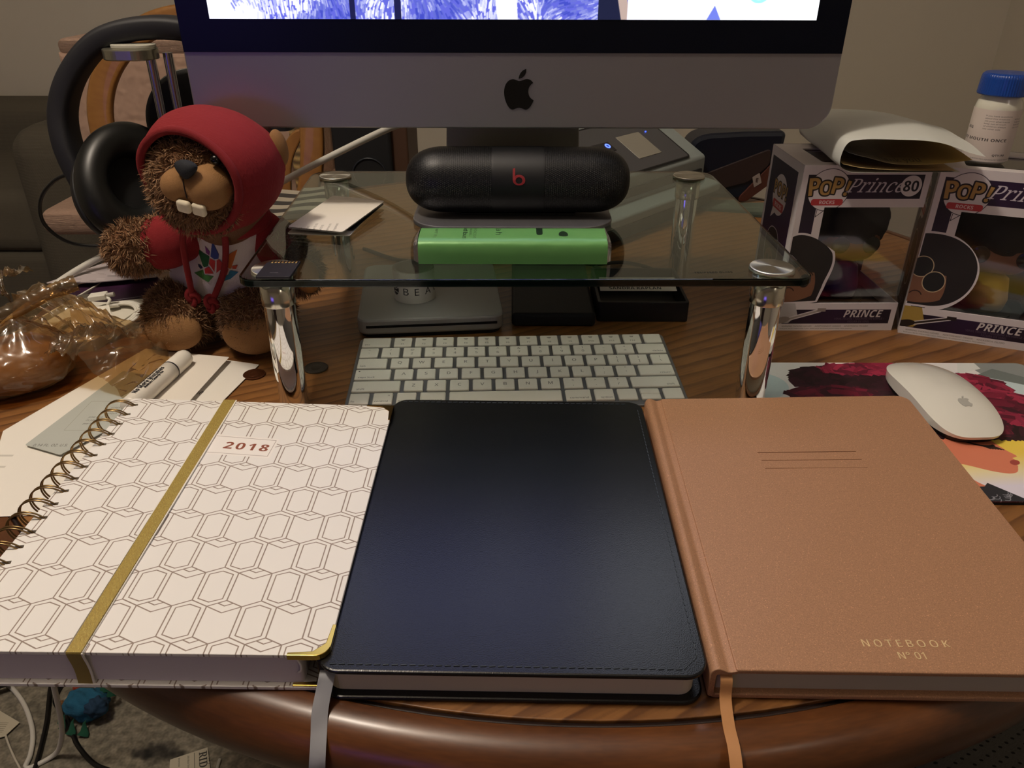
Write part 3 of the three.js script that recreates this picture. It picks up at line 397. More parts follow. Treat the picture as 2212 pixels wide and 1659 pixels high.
  card('business_card', 'dark business card with white corner under the white cards', [[-0.178, -0.642], [-0.1335, -0.631], [-0.1185, -0.707], [-0.165, -0.716]], GT + 0.0016, mat(0x1a1a1c, 0.5), 0.001);
  card('business_card', 'cream business card second from the top of stack', [[-0.1882, -0.6291], [-0.1402, -0.6159], [-0.119, -0.696], [-0.1665, -0.709]], GT + 0.0038, mat(0xd9d0c4, 0.6), 0.0015);
  card('business_card', 'white printed business card on top of the card stack', [[-0.1868, -0.6262], [-0.1388, -0.613], [-0.1159, -0.696], [-0.1661, -0.7117]], GT + 0.0056, mat(0xffffff, 0.55, { map: cardMap }), 0.003);
}
// ---------- things under the glass ----------
{
  const s = thing('optical_drive', 'silver slot loading disc drive under the left of the glass', 'disc drive', [-0.0839, T0, -0.7385], 0.101);
  part(s, 'case', ext(rpoly([[-0.0695, -0.0695], [0.0695, -0.0695], [0.0695, 0.0695], [-0.0695, 0.0695]], 0.012), 0.0155, 0.0022, 8).rotateX(-PI / 2).translate(0, 0.0038, 0), mat(0xa6a5a4, 0.5, { metalness: 0.25 }));
  part(s, 'rubber_foot', ext(rpoly([[-0.0665, -0.067], [0.0665, -0.067], [0.0665, 0.067], [-0.0665, 0.067]], 0.012), 0.0038).rotateX(-PI / 2), mat(0x050506, 0.7));
  part(s, 'disc_slot', rb(0.124, 0.0026, 0.001, 0.0004), mat(0x040406, 0.6), [0.001, 0.0122, 0.0694]);
  const w = thing('white_wristband', 'white printed band standing on the silver disc drive', 'wristband', [-0.0975, T0 + 0.0194, -0.7225]);
  const bm = cv(1024, 256, (g, W, H) => { g.fillStyle = '#dcd9d2'; g.fillRect(0, 0, W, H); g.fillStyle = '#1c1d20'; g.font = '92px sans-serif'; g.textBaseline = 'middle'; ['B', 'E', 'A', 'C'].forEach((c, i) => g.fillText(c, 520 + i * 92, 142)); g.beginPath(); g.ellipse(440, 138, 42, 56, 0, 0, 7); g.fill(); g.strokeStyle = '#dcd9d2'; g.lineWidth = 8; g.beginPath(); g.moveTo(405, 120); g.quadraticCurveTo(440, 150, 480, 108); g.moveTo(412, 172); g.quadraticCurveTo(440, 150, 476, 168); g.stroke(); });
  part(w, 'band', cyl(0.0205, 0.0205, 0.027, 64, true).rotateY(PI * 1.02 - 0.6).translate(0, 0.0136, 0), mat(0xffffff, 0.5, { map: bm, side: THREE.DoubleSide }));
  part(w, 'inner_core', lathe([[0.0202, 0], [0.0202, 0.0268], [0.0175, 0.0268], [0.0175, 0]], 48), mat(0xbdb8ae, 0.7));
  const k = thing('card_wallet', 'flat black wallet with small clasp under the glass centre', 'wallet', [0.0405, T0, -0.7645]);
  part(k, 'body', rb(0.082, 0.014, 0.146, 0.004), mat(0x0a0b10, 0.6, { bumpMap: fuzz, bumpScale: 0.0003 }), [0, 0.007, 0]);
  part(k, 'clasp', rb(0.018, 0.006, 0.012, 0.002), mat(0x08080a, 0.5), [0.018, 0.012, -0.076]);
  const t = thing('open_black_tray', 'small open black tray with a paper card, under the glass', 'tray', [0.1295, T0, -0.747]);
  const tm = mat(0x08090c, 0.5), sh = rpoly([[-0.045, -0.0425], [0.045, -0.0425], [0.045, 0.0425], [-0.045, 0.0425]], 0.003); sh.holes.push(rpoly([[-0.042, -0.0395], [-0.042, 0.0395], [0.042, 0.0395], [0.042, -0.0395]], 0.002));
  part(t, 'wall', ext(sh, 0.021, 0.0006).rotateX(-PI / 2), tm); part(t, 'floor', rb(0.0835, 0.003, 0.0785, 0.001), tm, [0, 0.0016, 0]);
  const pm = cv(512, 128, (g, w, h) => { g.fillStyle = '#ddd9cf'; g.fillRect(0, 0, w, h); g.fillStyle = '#2a2a2a'; g.font = 'bold 44px sans-serif'; g.fillText('SANDRA KAPLAN', 60, 110); });
  const lab = single('paper_card', 'white paper card with black lettering leaning in the black tray', 'card', uvXZ(new THREE.BoxGeometry(0.078, 0.0005, 0.02, 1, 1, 1), -0.039, -0.01, 0.078, 0.02), mat(0xffffff, 0.6, { map: pm }), [0.1285, T0 + 0.0222, -0.7445], [0.14, 0, 0]);
  const cm = mat(0x0a0a0c, 0.5);
  single('black_cable', 'black cable winding under the glass toward the tray', 'cable', tube([[0.06, T0 + 0.003, -0.92], [0.085, T0 + 0.003, -0.865], [0.1, T0 + 0.004, -0.83], [0.128, T0 + 0.003, -0.81], [0.15, T0 + 0.003, -0.805], [0.16, T0 + 0.003, -0.83], [0.13, T0 + 0.003, -0.855], [0.09, T0 + 0.006, -0.84], [0.075, T0 + 0.003, -0.865]], 0.0022, 80, 8), cm);
  single('black_cable', 'black cable lying behind the silver disc drive', 'cable', tube([[-0.18, T0 + 0.003, -0.9], [-0.13, T0 + 0.003, -0.86], [-0.09, T0 + 0.008, -0.845], [-0.06, T0 + 0.003, -0.86], [-0.075, T0 + 0.003, -0.885], [-0.1, T0 + 0.008, -0.87], [-0.05, T0 + 0.003, -0.84], [0, T0 + 0.003, -0.88]], 0.0024, 80, 8), cm);
}
// ---------- collectible boxes ----------
function popPrint(kind) {
  return cv(684, 954, (g, w, h) => {
    const W = (x) => x * w, H = (y) => y * h, bg = (x, y, ww, hh) => { const q = g.createLinearGradient(0, H(y), W(x + ww), H(y + hh)); q.addColorStop(0, '#15101f'); q.addColorStop(0.5, '#2a1436'); q.addColorStop(1, '#171022'); g.fillStyle = q; g.fillRect(W(x), H(y), W(ww), H(hh)); };
    g.fillStyle = '#d6cfd2'; g.fillRect(0, 0, w, h); bg(0.045, 0.052, 0.905, 0.135); bg(0.045, 0.187, 0.105, 0.633); bg(0.045, 0.862, 0.91, 0.092);
    g.fillStyle = '#6b665f'; g.font = '13px sans-serif'; g.fillText('⚠ WARNING: CHOKING HAZARD   ⚠ AVERTISSEMENT: DANGER   ⚠ ADVERTENCIA: PELIGRO', 26, H(0.976)); g.font = '9px sans-serif'; g.fillText('Small parts. Not for children under 3 years. Petites pieces. Ne convient pas aux enfants. Piezas pequenas.', 26, H(0.991));
    // speech bubble
    g.fillStyle = '#d9d2d4'; g.strokeStyle = '#1a1420'; g.lineWidth = 3; g.beginPath(); g.moveTo(W(0.16), H(0.25)); g.lineTo(W(0.155), H(0.29)); g.lineTo(W(0.22), H(0.25)); g.ellipse(W(0.222), H(0.137), W(0.163), H(0.118), 0, 1.5, 1.5 + 6.28); g.fill(); g.stroke();
    g.fillStyle = '#b3383c'; g.beginPath(); g.roundRect(W(0.1), H(0.188), W(0.25), H(0.036), 12); g.fill(); g.fillStyle = '#dcc9c9'; g.font = 'bold 27px sans-serif'; g.textAlign = 'center'; g.fillText('ROCKS', W(0.225), H(0.216));
    g.lineJoin = 'round'; [['P', 0.108, 0.168, 132, -0.08], ['O', 0.198, 0.165, 104, 0], ['P', 0.278, 0.16, 122, 0.1], ['!', 0.352, 0.168, 112, 0.22]].forEach(([c, x, y, px, a]) => { g.save(); g.translate(W(x), H(y)); g.rotate(a); g.font = 'bold ' + px + 'px sans-serif'; g.strokeStyle = '#160e10'; g.lineWidth = 15; g.strokeText(c, 0, 0); g.fillStyle = '#b08a4c'; g.fillText(c, 0, 0); g.restore(); });
    g.save(); g.translate(W(0.575), H(0.15)); g.transform(1, 0, -0.25, 1, 0, 0); g.font = 'italic 100px serif'; g.fillStyle = '#c9c2ca'; g.fillText('Prince', 0, 0); g.restore();
    g.fillStyle = '#d6cfd2'; g.beginPath(); g.arc(W(0.86), H(0.115), W(0.082), 0, 7); g.fill(); g.fillStyle = '#17121d'; g.font = 'bold 78px sans-serif'; g.fillText(kind ? '81' : '80', W(0.86), H(0.145));
    g.fillStyle = '#cfc8c6'; g.font = 'italic bold 62px sans-serif'; g.fillText('PRINCE', W(0.715), H(0.912)); g.fillStyle = '#6d5f6d'; g.font = '17px sans-serif'; g.fillText('VINYL FIGURE / FIGURINE EN VINYLE /', W(0.7), H(0.929)); g.fillText('FIGURA DE VINIL', W(0.7), H(0.946));
    // printed figure at the lower left: dark rounded hair and a plain face
    const hair = new (class { d() { g.beginPath(); if (kind) { g.moveTo(0, H(0.37)); g.bezierCurveTo(W(0.25), H(0.34), W(0.46), H(0.44), W(0.455), H(0.6)); g.bezierCurveTo(W(0.45), H(0.74), W(0.3), H(0.81), W(0.16), H(0.81)); g.lineTo(0, H(0.81)); } else { g.moveTo(0, H(0.405)); g.bezierCurveTo(W(0.08), H(0.36), W(0.28), H(0.42), W(0.36), H(0.5)); g.bezierCurveTo(W(0.41), H(0.58), W(0.34), H(0.65), W(0.33), H(0.72)); g.lineTo(W(0.3), H(0.81)); g.lineTo(0, H(0.82)); } g.closePath(); } })();
    hair.d(); g.fillStyle = '#1c1a1c'; g.fill(); g.strokeStyle = '#d6cfd2'; g.lineWidth = 12; g.stroke();
    g.fillStyle = '#7d5640'; g.beginPath(); if (kind) { g.moveTo(0, H(0.6)); g.lineTo(W(0.24), H(0.61)); g.quadraticCurveTo(W(0.27), H(0.7), W(0.24), H(0.76)); g.quadraticCurveTo(W(0.15), H(0.8), 0, H(0.79)); } else { g.moveTo(0, H(0.66)); g.lineTo(W(0.1), H(0.615)); g.lineTo(W(0.24), H(0.625)); g.quadraticCurveTo(W(0.28), H(0.7), W(0.25), H(0.77)); g.quadraticCurveTo(W(0.12), H(0.82), 0, H(0.81)); } g.fill();
    g.strokeStyle = '#2a1610'; g.lineWidth = 6; g.beginPath(); g.arc(W(0.05), H(0.755), W(0.05), 3.6, 5.9); g.stroke();
    if (kind) for (const [x, y] of [[0.05, 0.57], [0.16, 0.655]]) { g.fillStyle = '#15191a'; g.beginPath(); g.ellipse(W(x), H(y), W(0.082), H(0.062), 0, 0, 7); g.fill(); g.strokeStyle = '#c2ad8c'; g.lineWidth = 5; g.stroke(); } else { g.fillStyle = '#0d0b0c'; g.beginPath(); g.arc(W(0.17), H(0.69), W(0.04), 0, 7); g.fill(); g.beginPath(); g.arc(W(0.17), H(0.665), W(0.07), 3.6, 5.8); g.stroke(); }
    g.fillStyle = kind ? '#a58a42' : '#b8b4b6'; g.beginPath(); g.moveTo(0, H(0.82)); g.lineTo(W(0.13), H(0.82)); g.lineTo(W(0.17), H(0.9)); g.lineTo(W(0.1), H(0.95)); g.lineTo(0, H(0.95)); g.fill(); g.strokeStyle = '#d6cfd2'; g.lineWidth = 24; g.beginPath(); g.moveTo(0, H(0.945)); g.lineTo(W(0.36), H(0.865)); g.stroke(); g.strokeStyle = kind ? '#2a221c' : '#a59c98'; g.lineWidth = 12; g.stroke(); g.fillStyle = kind ? '#241c18' : '#8f8681'; g.beginPath(); g.ellipse(W(0.04), H(0.93), W(0.07), H(0.022), -0.2, 0, 7); g.fill(); g.fillRect(W(0.33), H(0.853), W(0.07), H(0.022));
  });
}
const sideMap = cv(420, 750, (g, w, h) => {
  g.fillStyle = '#d6cfd2'; g.fillRect(0, 0, w, h); const q = g.createLinearGradient(0, 0, w, h); q.addColorStop(0, '#120f1e'); q.addColorStop(0.45, '#331444'); q.addColorStop(1, '#1a1026'); g.fillStyle = q; g.fillRect(26, 40, w - 78, h - 84);
  g.fillStyle = '#d9d2d4'; g.beginPath(); g.ellipse(190, 185, 92, 92, 0, 0, 7); g.fill(); g.beginPath(); g.moveTo(130, 240); g.lineTo(112, 306); g.lineTo(170, 268); g.fill(); g.fillStyle = '#b3383c'; g.beginPath(); g.roundRect(118, 214, 142, 38, 10); g.fill(); g.fillStyle = '#dcc9c9'; g.font = 'bold 29px sans-serif'; g.textAlign = 'center'; g.fillText('ROCKS', 190, 244);
  g.font = 'bold 84px sans-serif'; g.lineWidth = 10; g.strokeStyle = '#160e10'; g.strokeText('POP!', 190, 190); g.fillStyle = '#b08a4c'; g.fillText('POP!', 190, 190);
  g.fillStyle = '#16131a'; g.strokeStyle = '#c9c2ca'; g.lineWidth = 5; g.beginPath(); g.moveTo(110, 520); g.bezierCurveTo(80, 420, 110, 330, 190, 335); g.bezierCurveTo(280, 330, 300, 430, 265, 560); g.bezierCurveTo(230, 600, 140, 600, 110, 520); g.fill(); g.stroke(); g.fillStyle = '#6d4a38'; g.beginPath(); g.ellipse(180, 510, 58, 52, 0, 0, 7); g.fill(); g.fillStyle = '#0c0a0b'; for (const x of [158, 205]) { g.beginPath(); g.arc(x, 505, 14, 0, 7); g.fill(); }
  g.font = 'italic 76px serif'; g.fillStyle = '#8d8490'; g.fillText('Prince', 185, 670);
});
function popBox(label, pos, turn, kind, cut) {
  const W = 0.114, Hh = 0.159, D = 0.089, t = 0.0012, b = thing('collectible_box', label, 'boxed figure', pos, turn, 'boxed vinyl figures');
  const pm = mat(0xffffff, 0.45, { map: popPrint(kind) }), card = mat(0xcac3c4, 0.55);
  const sh = new THREE.Shape(), Y = (y) => Hh * (1 - y), X = (x) => W * x; sh.moveTo(0, 0); sh.lineTo(W, 0); sh.lineTo(W, Y(0.82)); sh.lineTo(X(0.25), Y(0.82));
  if (kind) { sh.bezierCurveTo(X(0.34), Y(0.8), X(0.46), Y(0.72), X(0.463), Y(0.6)); sh.bezierCurveTo(X(0.465), Y(0.5), X(0.36), Y(0.41), X(0.215), Y(0.373)); } else { sh.lineTo(X(0.31), Y(0.81)); sh.lineTo(X(0.345), Y(0.72)); sh.bezierCurveTo(X(0.36), Y(0.65), X(0.42), Y(0.58), X(0.37), Y(0.495)); sh.lineTo(X(0.215), Y(0.425)); }
  sh.lineTo(X(0.215), Y(0.235)); sh.lineTo(W, Y(0.235)); sh.lineTo(W, Hh); sh.lineTo(0, Hh); sh.closePath();
  part(b, 'front_panel', uvXY(ext(sh, t, 0, 10).translate(0, 0, -t), 0, 0, W, Hh), pm);
  part(b, 'left_panel', uvXZ(new THREE.BoxGeometry(t, Hh, D - t), 0, 0, 1, 1), card, [t / 2, Hh / 2, -D / 2]);
  const lp = new THREE.PlaneGeometry(D - 0.001, Hh - 0.001).rotateY(-PI / 2); part(b, 'left_print', lp, mat(0xffffff, 0.45, { map: sideMap }), [-0.00015, Hh / 2, -D / 2]);
  part(b, 'back_panel', new THREE.BoxGeometry(W, Hh, t), mat(0x1c1424, 0.6), [W / 2, Hh / 2, -D + t / 2]);
  part(b, 'bottom_panel', new THREE.BoxGeometry(W - 2 * t, t, D - 2 * t), card, [W / 2, t / 2, -D / 2]);
  const top = rpoly([[t, t], [W - t, t], [W - t, D - t], [t, D - t]], 0); top.holes.push(rpoly([[0.02, 0.012], [0.02, D - 0.022], [W - 0.012, D - 0.022], [W - 0.012, 0.012]], 0.003)); part(b, 'top_panel', ext(top, t).rotateX(-PI / 2).translate(0, Hh - t, 0), card);
  const film = mat(0xffffff, 0.05, { transmission: 1, thickness: 0, specularIntensity: 1 });
  part(b, 'window_film', new THREE.BoxGeometry(W * 0.77, Hh * 0.585, 0.0002), film, [W * 0.607, Hh * 0.4725, -0.0018]);
  part(b, 'side_window', new THREE.BoxGeometry(0.0002, Hh * 0.585, D - 0.004), film, [W - 0.0004, Hh * 0.4725, -D / 2]);
  part(b, 'top_window', new THREE.BoxGeometry(W - 0.03, 0.0002, D - 0.032), film, [W / 2 + 0.004, Hh - 0.0016, -D / 2 - 0.005]);
  for (const y of [0.0, 0.82]) part(b, 'side_strip', new THREE.BoxGeometry(t, Hh * (y ? 0.235 : 0.18), D - 2 * t), card, [W - t / 2, y ? Hh * (1 - 0.1175) : Hh * 0.09, -D / 2]);
  // the figure behind the window
  const f = part(b, 'figure_head', rb(0.058, 0.05, 0.044, 0.018, 5), mat(0x7a523c, 0.45), [W * 0.62, 0.083, -0.044]);
  part(f, 'hair', (() => { const g = new THREE.SphereGeometry(0.037, 32, 24); return warp(g, (v) => { v.x *= 1.06; v.y = v.y * 0.98 + 0.012; v.z = v.z * 0.9 - 0.008; const n = 1 + 0.05 * N3(v.x * 130, v.y * 130, v.z * 130); v.multiplyScalar(n); }); })(), mat(0x0e0c0e, 0.7));
  for (const [x, y] of kind ? [[-0.018, -0.004], [0.002, 0.008], [0.02, -0.005]] : [[-0.014, -0.004], [0.015, -0.004]]) part(f, kind ? 'round_lens' : 'eye', lathe([[0, 0.0015], [0.0072, 0.001], [0.0082, 0]], 32).rotateX(PI / 2), mat(0x0c1214, 0.12), [x, y, 0.0225]);
  part(b, 'figure_body', lathe([[0.001, 0], [0.018, 0], [0.02, 0.01], [0.016, 0.03], [0.008, 0.036], [0.001, 0.036]]), mat(kind ? 0xa88a3c : 0x3a2450, 0.5), [W * 0.62, 0.0225, -0.044]);
  part(b, 'figure_stand', lathe([[0.001, 0], [0.026, 0], [0.026, 0.003], [0.001, 0.003]]), blackPlastic, [W * 0.62, 0.0185, -0.044]); part(b, 'inner_tray', rb(W - 0.006, 0.017, D - 0.006, 0.002), mat(0x15101a, 0.5), [W / 2, 0.0098, -D / 2]);
  return b;
}
popBox('white and purple collectible figure box numbered 80 under the paper envelope', [0.2555, T0, -0.6847], 0.014, 0);
popBox('white and purple collectible figure box turned inward under the pill bottle', [0.3735, T0, -0.681], -0.376, 1);
{ // envelope folded on the boxes
  const e = thing('folded_envelope', 'folded white paper mailer lying open on top of the figure box', 'envelope', [0.272, T0 + 0.1594, -0.655]);
  const dir = (v) => [0.012 * v, -0.142 * v];
  const sheet = (pts, wob) => { const c = new THREE.CatmullRomCurve3(pts.map((p) => V(p[0], p[1], 0)), false, 'centripetal'); return grid(60, 24, (u, v) => { const q = c.getPoint(u), d = dir(v), k = clamp((u - 0.55) * 3); return [q.x + d[0], Math.max(0.0004, q.y + wob * (0.006 * k * Math.sin(v * 3.4) + 0.0012 * N3(u * 5, v * 4))), d[1] + (k * wob) * 0.012 * (1 - v)]; }); };
  part(e, 'outer_paper', sheet([[0.104, 0.0012], [0.06, 0.0008], [0.012, 0.0008], [0.0025, 0.005], [0.001, 0.014], [0.004, 0.024], [0.011, 0.0275], [0.04, 0.029], [0.075, 0.027], [0.1, 0.02], [0.114, 0.0165]], 1), mat(0xc9cbc6, 0.6, { side: THREE.DoubleSide }));
  const im = cv(512, 256, (g, w, h) => { g.fillStyle = '#c8a65a'; g.fillRect(0, 0, w, h); const q = g.createLinearGradient(0, 0, w, 0); q.addColorStop(0, '#3a3a44'); q.addColorStop(0.45, '#8a7a5c'); q.addColorStop(1, '#d9b450'); g.fillStyle = q; g.fillRect(0, 0, w, h); g.fillStyle = '#3a3028'; g.font = 'italic 34px serif'; g.fillText('thank you', 190, 238); });  // lining darkens towards the fold, shade painted into its colour
  part(e, 'yellow_lining', sheet([[0.006, 0.017], [0.02, 0.0135], [0.05, 0.0075], [0.08, 0.0085], [0.108, 0.0125]], 0.4), mat(0xffffff, 0.55, { map: im, side: THREE.DoubleSide }));
  part(e, 'lower_flap', sheet([[0.004, 0.0075], [0.02, 0.0045], [0.06, 0.0025], [0.1, 0.0022]], 0), mat(0xb9a070, 0.6, { side: THREE.DoubleSide }));
}
{ // pill bottle
  const b = thing('pill_bottle', 'white medicine bottle with blue cap and printed label on the right box', 'bottle', [0.4225, T0 + 0.1592, -0.706], -0.12);
  part(b, 'bottle_body', lathe([[0.0, 0.0], [0.0165, 0], [0.0185, 0.002], [0.0185, 0.045], [0.0172, 0.0505], [0.015, 0.054], [0.015, 0.058], [0, 0.058]], 64), mat(0xd8d6c6, 0.25, { clearcoat: 0.4 }));
  const ridges = dt(256, 8, (x) => 0.5 + 0.5 * Math.sin(x * 2 * PI * 60));
  part(b, 'blue_cap', lathe([[0, 0.0735], [0.0172, 0.0735], [0.0192, 0.0718], [0.0197, 0.069], [0.0202, 0.057], [0.0198, 0.056], [0.015, 0.056]], 72), mat(0x0d3f94, 0.32, { bumpMap: ridges, bumpScale: 0.0003, clearcoat: 0.3 }));
  const lm = cv(900, 480, (g, w, h) => { g.fillStyle = '#cdc1b8'; g.fillRect(0, 0, w, h); g.fillStyle = '#d2cec2'; g.fillRect(640, 0, 260, h); g.fillStyle = '#3a3634'; g.font = '17px sans-serif'; ['If you have questions', 'about this medicine', 'ask your pharmacist', 'keep out of reach', 'of children always', 'see other side'].forEach((s, i) => g.fillText(s, 330, 60 + i * 24)); ['REFILLS', '1 BEFORE', 'DISCARD AFTER', '03/15/2019'].forEach((s, i) => g.fillText(s, 515, 84 + i * 25)); g.font = 'bold 38px sans-serif'; g.fillText('TAKE 1 BY MOUTH ONCE', 60, 288); g.fillText('MG', 200, 190); g.font = 'bold 26px sans-serif'; g.fillText('QTY:90', 430, 424); g.font = '14px sans-serif'; g.fillText('SUBSTITUTED EQUIVALENT DRUG FOR BRAND', 300, 462); for (let i = 0; i < 9; i++) { g.font = (i % 3 ? '' : 'bold ') + '15px sans-serif'; g.fillText('store at room temperature', 655, 130 + i * 21); } for (let i = 0; i < 90; i++) if (rnd() > 0.5) g.fillRect(660 + (i % 9) * 8, 370 + Math.floor(i / 9) * 6, 8, 6); });
  part(b, 'paper_label', cyl(0.0187, 0.0187, 0.043, 64, true).rotateY(PI * 1.0).translate(0, 0.0235, 0), mat(0xffffff, 0.55, { map: lm }));
}
// ---------- printer, bag and papers at the back ----------
{
  const p = thing('printer', 'grey printer with tilted touch panel behind the speaker', 'printer', [0.135, T0, -0.923], 0.82);
  const grey = mat(0x4a4a4c, 0.4), silver = mat(0x8d9694, 0.45, { metalness: 0.1 }), dark = mat(0x101113, 0.4);
  const side = rpoly([[-0.26, 0.018], [-0.03, 0.018], [-0.03, 0.072], [-0.118, 0.118], [-0.26, 0.118]], 0.004);
  part(p, 'body', ext(side, 0.272, 0.001).rotateY(-PI / 2).translate(0.234, 0, 0), silver);
  part(p, 'base', rb(0.262, 0.018, 0.245, 0.003), dark, [0.1, 0.009, -0.135]);
  const slope = Math.atan2(0.046, 0.088), q = part(p, 'control_panel', rb(0.212, 0.004, 0.094, 0.004), grey, [0.092, 0.0968, -0.0755], [slope, 0, 0]);
  part(q, 'panel_gap', ext((() => { const s = rpoly([[-0.1065, -0.0475], [0.1065, -0.0475], [0.1065, 0.0475], [-0.1065, 0.0475]], 0.006); s.holes.push(rpoly([[-0.1045, -0.0455], [-0.1045, 0.0455], [0.1045, 0.0455], [0.1045, -0.0455]], 0.005)); return s; })(), 0.001).rotateX(-PI / 2).translate(0, 0.0012, 0), dark);
  part(q, 'touch_screen', rb(0.052, 0.001, 0.046, 0.0004), mat(0x8b877c, 0.08), [0.034, 0.0022, 0.004]);
  part(q, 'power_key', rb(0.036, 0.0012, 0.018, 0.0004), mat(0x2c2c2e, 0.25), [-0.032, 0.0021, -0.006]);
  part(q, 'power_light', lathe([[0.0024, 0.0006], [0.0042, 0.0006], [0.0042, 0], [0.0024, 0]], 24), mat(0x3040ff, 0.4, { emissive: 0x5a78ff, emissiveIntensity: 3 }), [-0.0225, 0.0027, -0.0075]);
  part(q, 'status_light', new THREE.SphereGeometry(0.0012, 12, 8), mat(0x2030ff, 0.4, { emissive: 0x3a58ff, emissiveIntensity: 3 }), [0.074, 0.0025, -0.016]);
  part(p, 'output_tray', warp(rb(0.295, 0.012, 0.14, 0.003), (v) => { v.y += clamp(-v.z / 0.14 + 0.5) * 0.016; }), silver, [0.088, 0.029, -0.071]);
  part(p, 'tray_slot', rb(0.25, 0.012, 0.004, 0.001), dark, [0.1, 0.05, -0.029]);
  const b = thing('leather_bag', 'dark navy bag with brown trim standing at the back of table', 'bag', [0, T0, -1.19]);
  const o = [[0.229, 0.037], [0.2491, 0.056], [0.2533, 0.079], [0.2607, 0.091], [0.2769, 0.097], [0.33, 0.1], [0.3905, 0.101], [0.3882, 0.073], [0.3749, 0.029], [0.3444, 0.0015], [0.3, 0.0015], [0.26, 0.0015], [0.232, 0.012]];
  part(b, 'body', ext(rpoly(o, 0.008), 0.055, 0.006), mat(0x0c1220, 0.38)); part(b, 'brown_reflection_panel', ext(rpoly([[0.262, 0.035], [0.37, 0.078], [0.372, 0.055], [0.345, 0.03], [0.3, 0.018], [0.262, 0.018]], 0.006), 0.004, 0.001).translate(0, 0, 0.0535), mat(0x2a1c1a, 0.5));  // brownish reflection across the bag front put in as a coloured panel
  part(b, 'brown_trim', ext(rpoly([[0.3785, 0.062], [0.3865, 0.07], [0.376, 0.027], [0.345, 0.0015], [0.334, 0.0015], [0.334, 0.008]], 0.003), 0.004, 0.0008).translate(0, 0, 0.054), mat(0x4a2418, 0.5));
  const tag = part(b, 'square_tag', ext(rpoly([[0.3535, 0.0225], [0.3635, 0.0295], [0.3585, 0.0435], [0.349, 0.037]], 0.001), 0.0012).translate(0, 0, 0.0575), mat(0x8f827a, 0.5)); part(tag, 'tag_mark', text('E', 0.006, 0.0003, 'sans_bold').translate(0.3562, 0.0333, 0.0588), mat(0x40302a, 0.5));
  const m = single('magazine', 'pale green magazine lying flat beside the dark bag', 'magazine', uvXZ(flat([[0.262, -1.1157], [0.3842, -1.1195], [0.356, -1.0547], [0.2503, -1.0761]], 0.004, 0.001, 0.0004), 0.25, -1.12, 0.14, 0.07), mat(0x8b938a, 0.4, { map: cv(256, 128, (g, w, h) => { g.fillStyle = '#aab2a8'; g.fillRect(0, 0, w, h); g.fillStyle = '#7f8a84'; g.fillRect(0, 90, w, 38); g.fillStyle = '#d8dcd2'; g.beginPath(); g.moveTo(60, 50); g.lineTo(110, 40); g.lineTo(108, 60); g.fill(); g.fillRect(150, 44, 40, 5); }) }), [0, T0, 0]);
  const st = cv(64, 256, (g, w, h) => { for (let i = 0; i < 8; i++) { g.fillStyle = i % 2 ? '#3a3634' : '#a59c8c'; g.fillRect(0, i * 32, w, 32); } });
  single('striped_cloth', 'folded cloth striped in beige and charcoal behind the beaver', 'cloth', warp(uvXZ(new THREE.BoxGeometry(0.1, 0.006, 0.15, 16, 1, 20), -0.05, -0.075, 0.1, 0.15), (v) => { v.y += 0.002 * Math.sin(v.x * 60 + v.z * 20) + 0.003; v.y = Math.max(0.0003, v.y); }), mat(0xffffff, 0.9, { map: st }), [-0.3, T0 + 0.0003, -1.1], [0, 0.12, 0]);
}
